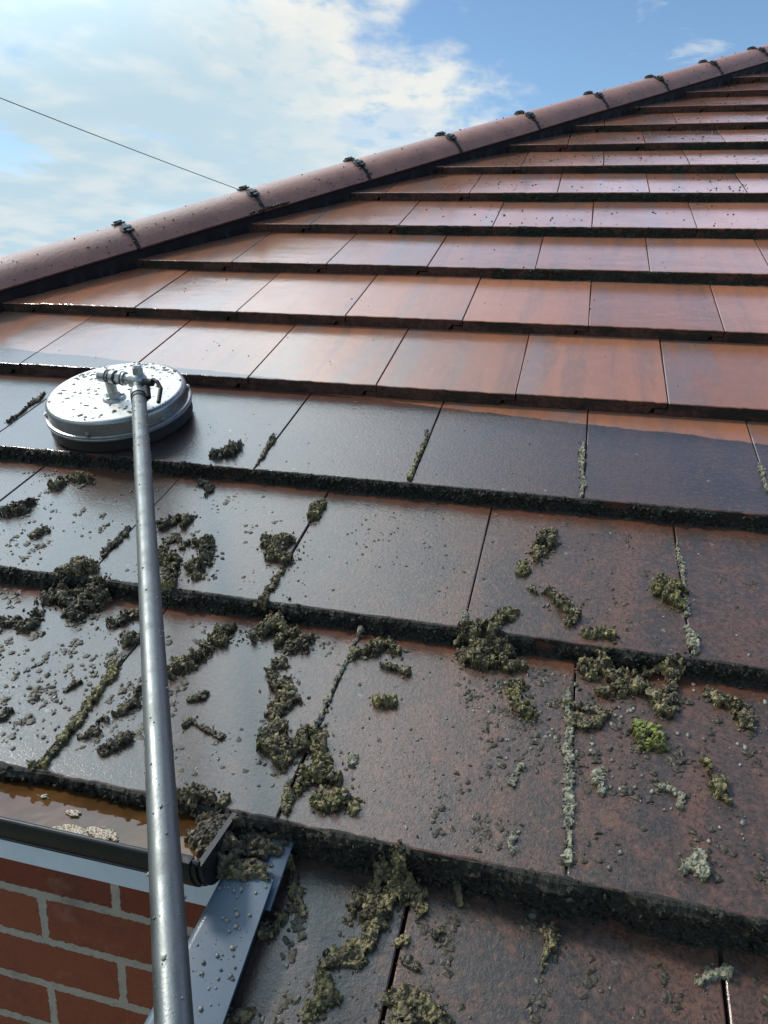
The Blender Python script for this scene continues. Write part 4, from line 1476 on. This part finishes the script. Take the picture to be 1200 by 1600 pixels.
# ------------------------------------------------------------------ loose crumbs and grit
def lump_template(seed, seg=6):
    r = np.random.RandomState(seed)
    bm = bmesh.new()
    bmesh.ops.create_icosphere(bm, subdivisions=1, radius=1.0)
    v = np.array([x.co[:] for x in bm.verts])
    f = np.array([[y.index for y in x.verts] for x in bm.faces])
    bm.free()
    v *= (1 + r.uniform(-.38, .38, (len(v), 1)))
    return v, f


LT = [lump_template(i) for i in range(6)]


def scatter(name, items, mat, label, cat, frame=RN, smooth=True):
    """items: (x, y, z, size, flat, stretch_angle, stretch) in the given frame"""
    AV, AF, n_ = [], [], 0
    r = np.random.RandomState(len(items))
    for (x, y, z, s_, flat, ang, st) in items:
        v, f = (LT[r.randint(6)] if smooth else FT[r.randint(10)])
        v = v * np.array([s_, s_ * st, s_ * flat])
        ca, sa = math.cos(ang), math.sin(ang)
        v = v @ np.array([[ca, sa, 0], [-sa, ca, 0], [0, 0, 1]])
        v = v + np.array([x, y, z + s_ * flat * 0.25])
        AV.append(v)
        AF.append(f + n_)
        n_ += len(v)
    V_ = np.concatenate(AV) @ frame.T
    c = V_.mean(0)
    o = mesh_obj(name, (V_ - c).tolist(), np.concatenate(AF).tolist(), mat, smooth=smooth)
    o.location = c
    tag(o, label, cat, kind='stuff')
    return o


rg = np.random.RandomState(5)


def region(n, u0, u1, v0, v1, smin, smax, clus=0.0, sk=2.2):
    out = []
    while len(out) < n:
        u, v = rg.uniform(u0, u1), rg.uniform(v0, v1)
        if clus > 0 and float(fbm(np.array([u * 14.]), np.array([v * 14.]), oct=2)[0]) < 0.5 + clus * rg.uniform(-.25, .25):
            continue
        fr = (v / G) % 1.0
        if fr < 0.01:
            continue
        s_ = smin + (smax - smin) * rg.rand() ** sk
        out.append((u, v, surfn(u, v), s_, rg.uniform(.45, .8), rg.uniform(-.5, .5), rg.uniform(1, 1.7)))
    return out


crumbs = []
crumbs += region(520, -0.42, 0.02, 0.02, 0.30, .0009, .0042, .5)          # lower left tile
crumbs += region(230, -0.05, 0.25, 0.01, 0.30, .0008, .0036, .4)
crumbs += region(200, 0.23, 0.53, 0.01, 0.30, .0007, .0026, .8)
crumbs += region(300, 0.38, 0.53, 0.01, 0.30, .0007, .0034, .8)
crumbs += region(420, 0.53, 0.85, 0.01, 0.31, .0008, .0042, .6)
crumbs += region(300, -0.62, 0.05, 0.34, 0.62, .0008, .0036, .6)
crumbs += region(200, 0.05, 0.40, 0.34, 0.63, .0006, .0022, .5)
crumbs += region(260, 0.38, 0.95, 0.34, 0.63, .0006, .0028, .6)
crumbs += region(200, -0.8, 0.95, 0.67, 0.96, .0005, .0018, .3)
crumbs += region(300, 0.27, 0.75, -0.28, -0.03, .0008, .0038, .5)
crumbs += region(160, 0.27, 0.60, -0.28, -0.03, .0008, .0030, .8)
wet = [c for i, c in enumerate(crumbs) if i % 5 < 2]
drk = [c for i, c in enumerate(crumbs) if i % 5 >= 2]


def clusters(n, u0, u1, v0, v1, rad, per, smax):
    out = []
    for _ in range(n):
        cu, cv = rg.uniform(u0, u1), rg.uniform(v0, v1)
        el_ = rg.uniform(1.0, 3.0)
        for i in range(rg.randint(per // 2, per)):
            u, v = cu + rg.normal(0, rad), cv + rg.normal(0, rad * el_)
            if ((v / G) % 1.0) < 0.01:
                continue
            out.append((u, v, surfn(u, v), .0006 + smax * rg.rand() ** 2.4, rg.uniform(.5, 1.0), rg.uniform(0, 3), rg.uniform(1, 1.9)))
    return out


drk += clusters(46, -0.42, 0.02, 0.03, 0.30, .0045, 26, .0036)
drk += clusters(20, -0.02, 0.24, 0.02, 0.30, .0045, 26, .0034)
drk += clusters(26, -0.62, 0.05, 0.35, 0.62, .0045, 24, .0034)
drk += clusters(16, 0.40, 0.85, 0.35, 0.63, .0040, 14, .0026)
drk += clusters(44, 0.40, 0.85, 0.02, 0.31, .0050, 24, .0036)
drk += clusters(64, 0.26, 0.75, -0.28, -0.03, .0050, 28, .0036)
scatter('grit', [(a, b, c_, d * .8, e * .8, f_, g_) for a, b, c_, d, e, f_, g_ in wet], M_CRUMB, 'pale wet grit and droplets scattered over the dirty tiles', 'grit')
o = scatter('moss_crumbs', drk, MOSS_D, 'dark moss crumbs scattered over the dirty tiles', 'moss crumbs', smooth=False)
set_tip(o.data, np.full(len(o.data.vertices), 0.15))
up = []
up += region(260, -0.1, 1.25, 2.34, 2.64, .0012, .0045, .7)
up += region(220, 0.1, 1.3, 2.67, 2.97, .0012, .0050, .7)
up += region(160, 0.3, 1.35, 3.00, 3.30, .0012, .0055, .7)
up += region(120, 0.5, 1.4, 3.33, 3.9, .0012, .0050, .6)
up += region(130, -0.3, 1.1, 2.01, 2.31, .0010, .0040, .7)
up += region(130, -0.8, 1.0, 1.0, 1.98, .0008, .0026, .5)
scatter('speck', up, M_SPECK, 'small dark specks of debris on the cleaned upper tiles', 'debris')
# specks on the hip tiles, mostly along their foot
hp = []
for i in range(330):
    l = rg.uniform(0.9, 5.9)
    a_ = PH - abs(rg.normal(0, .32)) if rg.rand() < .6 else rg.uniform(-.3, 1.15)
    if a_ > PH or a_ < -0.4:
        continue
    p_ = h_O + h_d * l + (h_lat * math.sin(a_) + h_up * math.cos(a_)) * (HR + 0.0004)
    hp.append((p_.x, p_.y, p_.z, rg.uniform(.0008, .0030), .9, 0, 1.0))
for s in range(0, 9):                      # dirt caught in each joint
    for i in range(16):
        l = SEAM0 + s * SEAML + rg.normal(0, .006)
        a_ = rg.uniform(.2, 1.2)
        p_ = h_O + h_d * l + (h_lat * math.sin(a_) + h_up * math.cos(a_)) * (HR + 0.002)
        hp.append((p_.x, p_.y, p_.z, rg.uniform(.0015, .0045), .9, 0, 1.0))
for i in range(90):
    l = SEAM0 + SEAML + rg.normal(.03, .035)
    p_ = h_O + h_d * l + (h_lat * math.sin(PH - .02) + h_up * math.cos(PH - .02)) * (HR + 0.003)
    hp.append((p_.x, p_.y, p_.z + rg.uniform(0, .004), rg.uniform(.002, .006), .9, 0, 1.0))
scatter('hip_debris', hp, M_SPECK, 'dark specks and moss bits on the hip tiles', 'debris', frame=np.eye(3))

# ------------------------------------------------------------------ rotary surface cleaner on its pole
DC = Vector((-0.4203, 0.8036, -0.008))
tilt, tu = 0.0627, 0.0149
dv_ = Vector((0, math.cos(tilt), -math.sin(tilt)))
du_ = Vector((math.cos(tu), 0, -math.sin(tu)))
dn_ = du_.cross(dv_).normalized()
du_ = dv_.cross(dn_).normalized()
dm = Matrix((du_, dv_, dn_)).transposed().to_4x4()
dm.translation = DC
DM = MR @ dm                                              # disc frame -> world
cl = empty('surface_cleaner')
cl.matrix_world = DM
tag(cl, 'round silver rotary surface cleaner spattered with moss, on a long steel pole', 'surface cleaner')


def cpart(name, bm, mat, smooth=True, parent=None):
    o = bm_obj(name, bm, mat, smooth=smooth)
    o.parent = parent or cl
    return o


bm = bmesh.new()
lathe(bm, [(0.0, 0.0610), (0.05, 0.0606), (0.10, 0.0598), (0.128, 0.0588), (0.1325, 0.0581)], seg=160)
housing = cpart('top_plate', bm, M_DISC)
bm = bmesh.new()
lathe(bm, [(0.1325, 0.0581), (0.1345, 0.0576), (0.1372, 0.0562), (0.1392, 0.0542), (0.1404, 0.0516), (0.1410, 0.0480), (0.1418, 0.035), (0.1424, 0.0275)], seg=160)
cpart('side_wall', bm, M_RIM)
bm = bmesh.new()
lathe(bm, [(0.1418, 0.0290), (0.1450, 0.0290), (0.1474, 0.0275), (0.1478, 0.0250), (0.1462, 0.0232), (0.1478, 0.0218), (0.1478, 0.0190), (0.1455, 0.0178), (0.1405, 0.0178)], seg=160, close=True)
cpart('rim', bm, M_RIM)
bm = bmesh.new()
lathe(bm, [(0.1400, 0.0180), (0.1440, 0.0180), (0.1446, 0.006), (0.1452, -0.004), (0.1380, -0.004)], seg=160, close=True)
cpart('brush_skirt', bm, M_RUBBER)
for i in range(6):
    a_ = math.radians(-92 + 60 * i + 8)
    c0 = Vector((0.1412 * math.cos(a_), 0.1412 * math.sin(a_), 0.0335))
    dr = Vector((math.cos(a_), math.sin(a_), 0))
    bm = bmesh.new()
    tube(bm, c0, c0 + dr * 0.0045, 0.0052, 0.0050, seg=6)
    tube(bm, c0 + dr * 0.004, c0 + dr * 0.0065, 0.0028, 0.0024, seg=12)
    cpart('bolt', bm, M_JOINT)

DMi = DM.inverted()


def dpt(u, v, n):
    """roof-frame point -> disc frame"""
    return DMi @ RP(u, v, n)


base = dpt(-0.3981, 0.7664, 0.058)
base.z = 0.060
bm = bmesh.new()
lathe(bm, [(0.0, 0.006), (0.020, 0.006), (0.0225, 0.004), (0.0235, 0.0)], Matrix.Translation(base), seg=40)
tube(bm, base + Vector((0, 0, .004)), base + Vector((0, 0, .014)), 0.0165, 0.0125, 6)
tube(bm, base + Vector((0, 0, .012)), base + Vector((0, 0, .042)), 0.0105, 0.0100, 28)
for a_ in (0.6, 2.7, 4.6):
    pp = base + Vector((0.0175 * math.cos(a_), 0.0175 * math.sin(a_), 0.005))
    tube(bm, pp, pp + Vector((0, 0, .004)), 0.0036, 0.0034, 6)
cpart('swivel_base', bm, M_JOINT)

pl = dpt(-0.4090, 0.7680, 0.104)
pr_ = dpt(-0.3280, 0.7650, 0.100)
ax = (pr_ - pl).normalized()
bm = bmesh.new()
Lp = (pr_ - pl).length
tube(bm, pl, pl + ax * Lp, 0.0098, seg=32)
tube(bm, pl - ax * 0.006, pl + ax * 0.009, 0.0125, seg=32)
for s0, w0, r0, sg in ((0.018, 0.010, 0.0135, 32), (0.031, 0.012, 0.0128, 6), (0.046, 0.005, 0.0135, 32)):
    tube(bm, pl + ax * s0, pl + ax * (s0 + w0), r0, seg=sg)
cpart('swivel_pipe', bm, M_JOINT)
for s0 in (0.0165, 0.0295, 0.0445):
    bm = bmesh.new()
    tube(bm, pl + ax * s0, pl + ax * (s0 + 0.0022), 0.0142, seg=32)
    cpart('seal_ring', bm, M_RUBBER)
# elbow with a hex nut on top
bm = bmesh.new()
bmesh.ops.create_uvsphere(bm, u_segments=32, v_segments=20, radius=0.0165, matrix=Matrix.Translation(pr_))
nup = (DMi.to_3x3() @ Vector((0, -0.15, 1))).normalized()
tube(bm, pr_ - ax * 0.016, pr_, 0.0150, 0.0155, 32)
cpart('elbow', bm, M_JOINT)
bm = bmesh.new()
tube(bm, pr_ + nup * 0.012, pr_ + nup * 0.026, 0.0115, 0.0110, 6)
tube(bm, pr_ + nup * 0.026, pr_ + nup * 0.030, 0.0078, 0.0070, 16)
cpart('hex_nut', bm, M_JOINT)
# the pole
pa = dpt(-0.326, 0.751, 0.086)
pb = dpt(0.2598, -0.233, 0.169)
pdir = (pb - pa).normalized()
bm = bmesh.new()
tube(bm, pr_, pa + pdir * 0.012, 0.0125, 0.0135, 32)
tube(bm, pa, pb + pdir * 0.45, 0.0137, seg=48)
pole = cpart('pole', bm, M_POLE)
bm = bmesh.new()
tube(bm, pa + pdir * 0.010, pa + pdir * 0.032, 0.0160, 0.0155, 36)
cpart('collar', bm, M_JOINT)
bm = bmesh.new()
tube(bm, pa + pdir * 0.030, pa + pdir * 0.034, 0.0150, seg=36)
tube(bm, pa + pdir * 0.042, pa + pdir * 0.049, 0.0150, seg=36)
cpart('clamp_band', bm, M_RUBBER)
# lever clamp to the right of the pole
e1 = dpt(-0.300, 0.758, 0.100)
bm = bmesh.new()
tube(bm, e1 - Vector((0.012, 0, 0)), e1 + Vector((0.006, 0, 0.002)), 0.0085, 0.0075, 20)
lv_ = [e1 + Vector((0.004, 0.004, 0.006)), e1 + Vector((0.016, 0.000, 0.004)), e1 + Vector((0.027, -0.010, -0.004)), e1 + Vector((0.031, -0.026, -0.012)), e1 + Vector((0.034, -0.038, -0.018))]
for a_, b2 in zip(lv_, lv_[1:]):
    tube(bm, a_, b2, 0.0042, 0.0040, 12)
    bmesh.ops.create_uvsphere(bm, u_segments=12, v_segments=8, radius=0.0042, matrix=Matrix.Translation(b2))
tube(bm, e1 + Vector((-0.004, -0.010, -0.004)), e1 + Vector((0.008, -0.030, -0.016)), 0.0070, 0.0060, 12)
cpart('clamp_lever', bm, M_RUBBER)

# spatter lying on the cleaner: crumbs on the disc top and along the pole
sp = []
for i in range(620):
    r_ = 0.138 * math.sqrt(rg.rand())
    a_ = rg.uniform(0, 2 * PI)
    if rg.rand() < 0.30:
        r_, a_ = rg.uniform(.10, .137), rg.uniform(0.9, 2.9)       # heavier along the far left rim
    s_ = 0.0005 + 0.0030 * rg.rand() ** 3.4
    if r_ > 0.126 and rg.rand() < .5:
        continue
    sp.append((r_ * math.cos(a_), r_ * math.sin(a_), 0.0606 - 0.0018 * (r_ / .128) ** 2, s_, rg.uniform(.4, .8), rg.uniform(0, 3), rg.uniform(1, 2.6)))
o = scatter('spatter', sp, M_SPECK, 'dark moss crumbs spattered over the top of the cleaner disc', 'moss crumbs', frame=np.eye(3), smooth=False)
o.matrix_world = DM @ Matrix.Translation(o.location)
sp = []
pm = frame_from(pa, pdir)
Lpole = (pb - pa).length
for i in range(420):
    l = rg.uniform(0.0, 1.0) ** 1.25 * Lpole
    if rg.rand() < .35:
        l = rg.uniform(.02, .35)
    a_ = rg.uniform(0, 2 * PI)
    q_ = pm @ Vector((0.0137 * math.cos(a_), 0.0137 * math.sin(a_), l))
    s_ = (0.0004 + 0.0013 * rg.rand() ** 2)
    sp.append((q_.x, q_.y, q_.z - s_ * .2, s_, .9, 0, 1.3))
o = scatter('pole_spatter', sp, M_CRUMB, 'wet grit and moss flecks clinging to the steel pole', 'grit', frame=np.eye(3))
o.matrix_world = DM @ Matrix.Translation(o.location)
# droplets and grit on the blue-grey trim
sp = []
for i in range(170):
    u, v = rg.uniform(.192, .241), -0.060 - 0.26 * rg.rand() ** 1.6
    sp.append((u, v, 0.0122, 0.0004 + 0.0022 * rg.rand() ** 2.5, .8, 0, 1.0))
for i in range(14):
    sp.append((rg.uniform(.215, .248), rg.uniform(-.056, -.020), 0.0032, rg.uniform(.0008, .0022), .8, 0, 1.0))
scatter('trim_grit', sp, M_CRUMB, 'grit and droplets lying on the blue-grey verge trim', 'grit')

# debris piled at the gutter end, on top of the trim joint
def heap(label, u0, v0, n_base, ru, rv, h, seed, mat):
    N_ = 90
    xs = np.linspace(-1.3, 1.3, N_)
    X, Y = np.meshgrid(xs, xs)
    wx = X + (fbm(X * 3 + seed, Y * 3, oct=3) - .5) * .9
    wy = Y + (fbm(X * 3, Y * 3 + seed + 9, oct=3) - .5) * .9
    f = 1 - wx ** 2 - wy ** 2
    U, V = u0 + X * ru, v0 + Y * rv
    med = worley(U * 160, V * 160)
    fin = worley(U * 340, V * 340)
    H = np.sqrt(np.clip(f, 0, 1)) * h + (0.6 - med) * 0.006 + (.5 - fin) * 0.003
    ok = f + (.5 - med) * .6 > 0.05
    vs, fs = grid_mesh_arrays(np.stack([U, V, n_base + np.where(f > 0.02, H, -0.002)], -1), ok)
    W_ = vs @ RN.T
    c = W_.mean(0)
    o = mesh_obj('moss_clump', (W_ - c).tolist(), fs.tolist(), mat)
    o.location = c
    set_tip(o.data, np.clip((.6 - med) * 1.6 + .3, 0, 1)[ok])
    tag(o, label, 'moss', 'moss clumps lying on the roof tiles')


heap('grey-brown moss heap on the joint of the blue trim by the gutter end', 0.206, -0.054, 0.008, 0.034, 0.015, 0.011, 3, MOSS_O)
heap('dark mud heap under the tile edge at the top of the blue trim', 0.200, -0.022, -0.002, 0.040, 0.020, 0.016, 8, MOSS_D)
heap('moss lump in the gutter corner where it meets the blue trim', 0.166, -0.034, 0.010, 0.036, 0.034, 0.026, 14, MOSS_D)

# ------------------------------------------------------------------ overhead cable
bm = bmesh.new()
A_, B_ = Vector((-8.214, 9.949, 3.358)), Vector((-6.574, 14.65, 2.772))
dd = (B_ - A_)
prev = None
NP = 40
pts = []
for i in range(NP + 1):
    f = -2.0 + 4.6 * i / NP
    p_ = A_ + dd * f
    p_.z += 0.05 * (f - 0) * (f - 1)
    pts.append(p_)
for a_, b2 in zip(pts, pts[1:]):
    tube(bm, a_, b2, 0.007, seg=8, cap=False)
cb = bm_obj('overhead_cable', bm, M_CABLE, smooth=True)
tag(cb, 'thin dark overhead cable crossing the sky behind the hip', 'cable')

# ------------------------------------------------------------------ ground far below
gv = [(-400, -400, -2.62), (400, -400, -2.62), (400, 400, -2.62), (-400, 400, -2.62)]
gr_ = mesh_obj('ground', gv, [(0, 1, 2, 3)], M_GROUND)
tag(gr_, kind='structure')
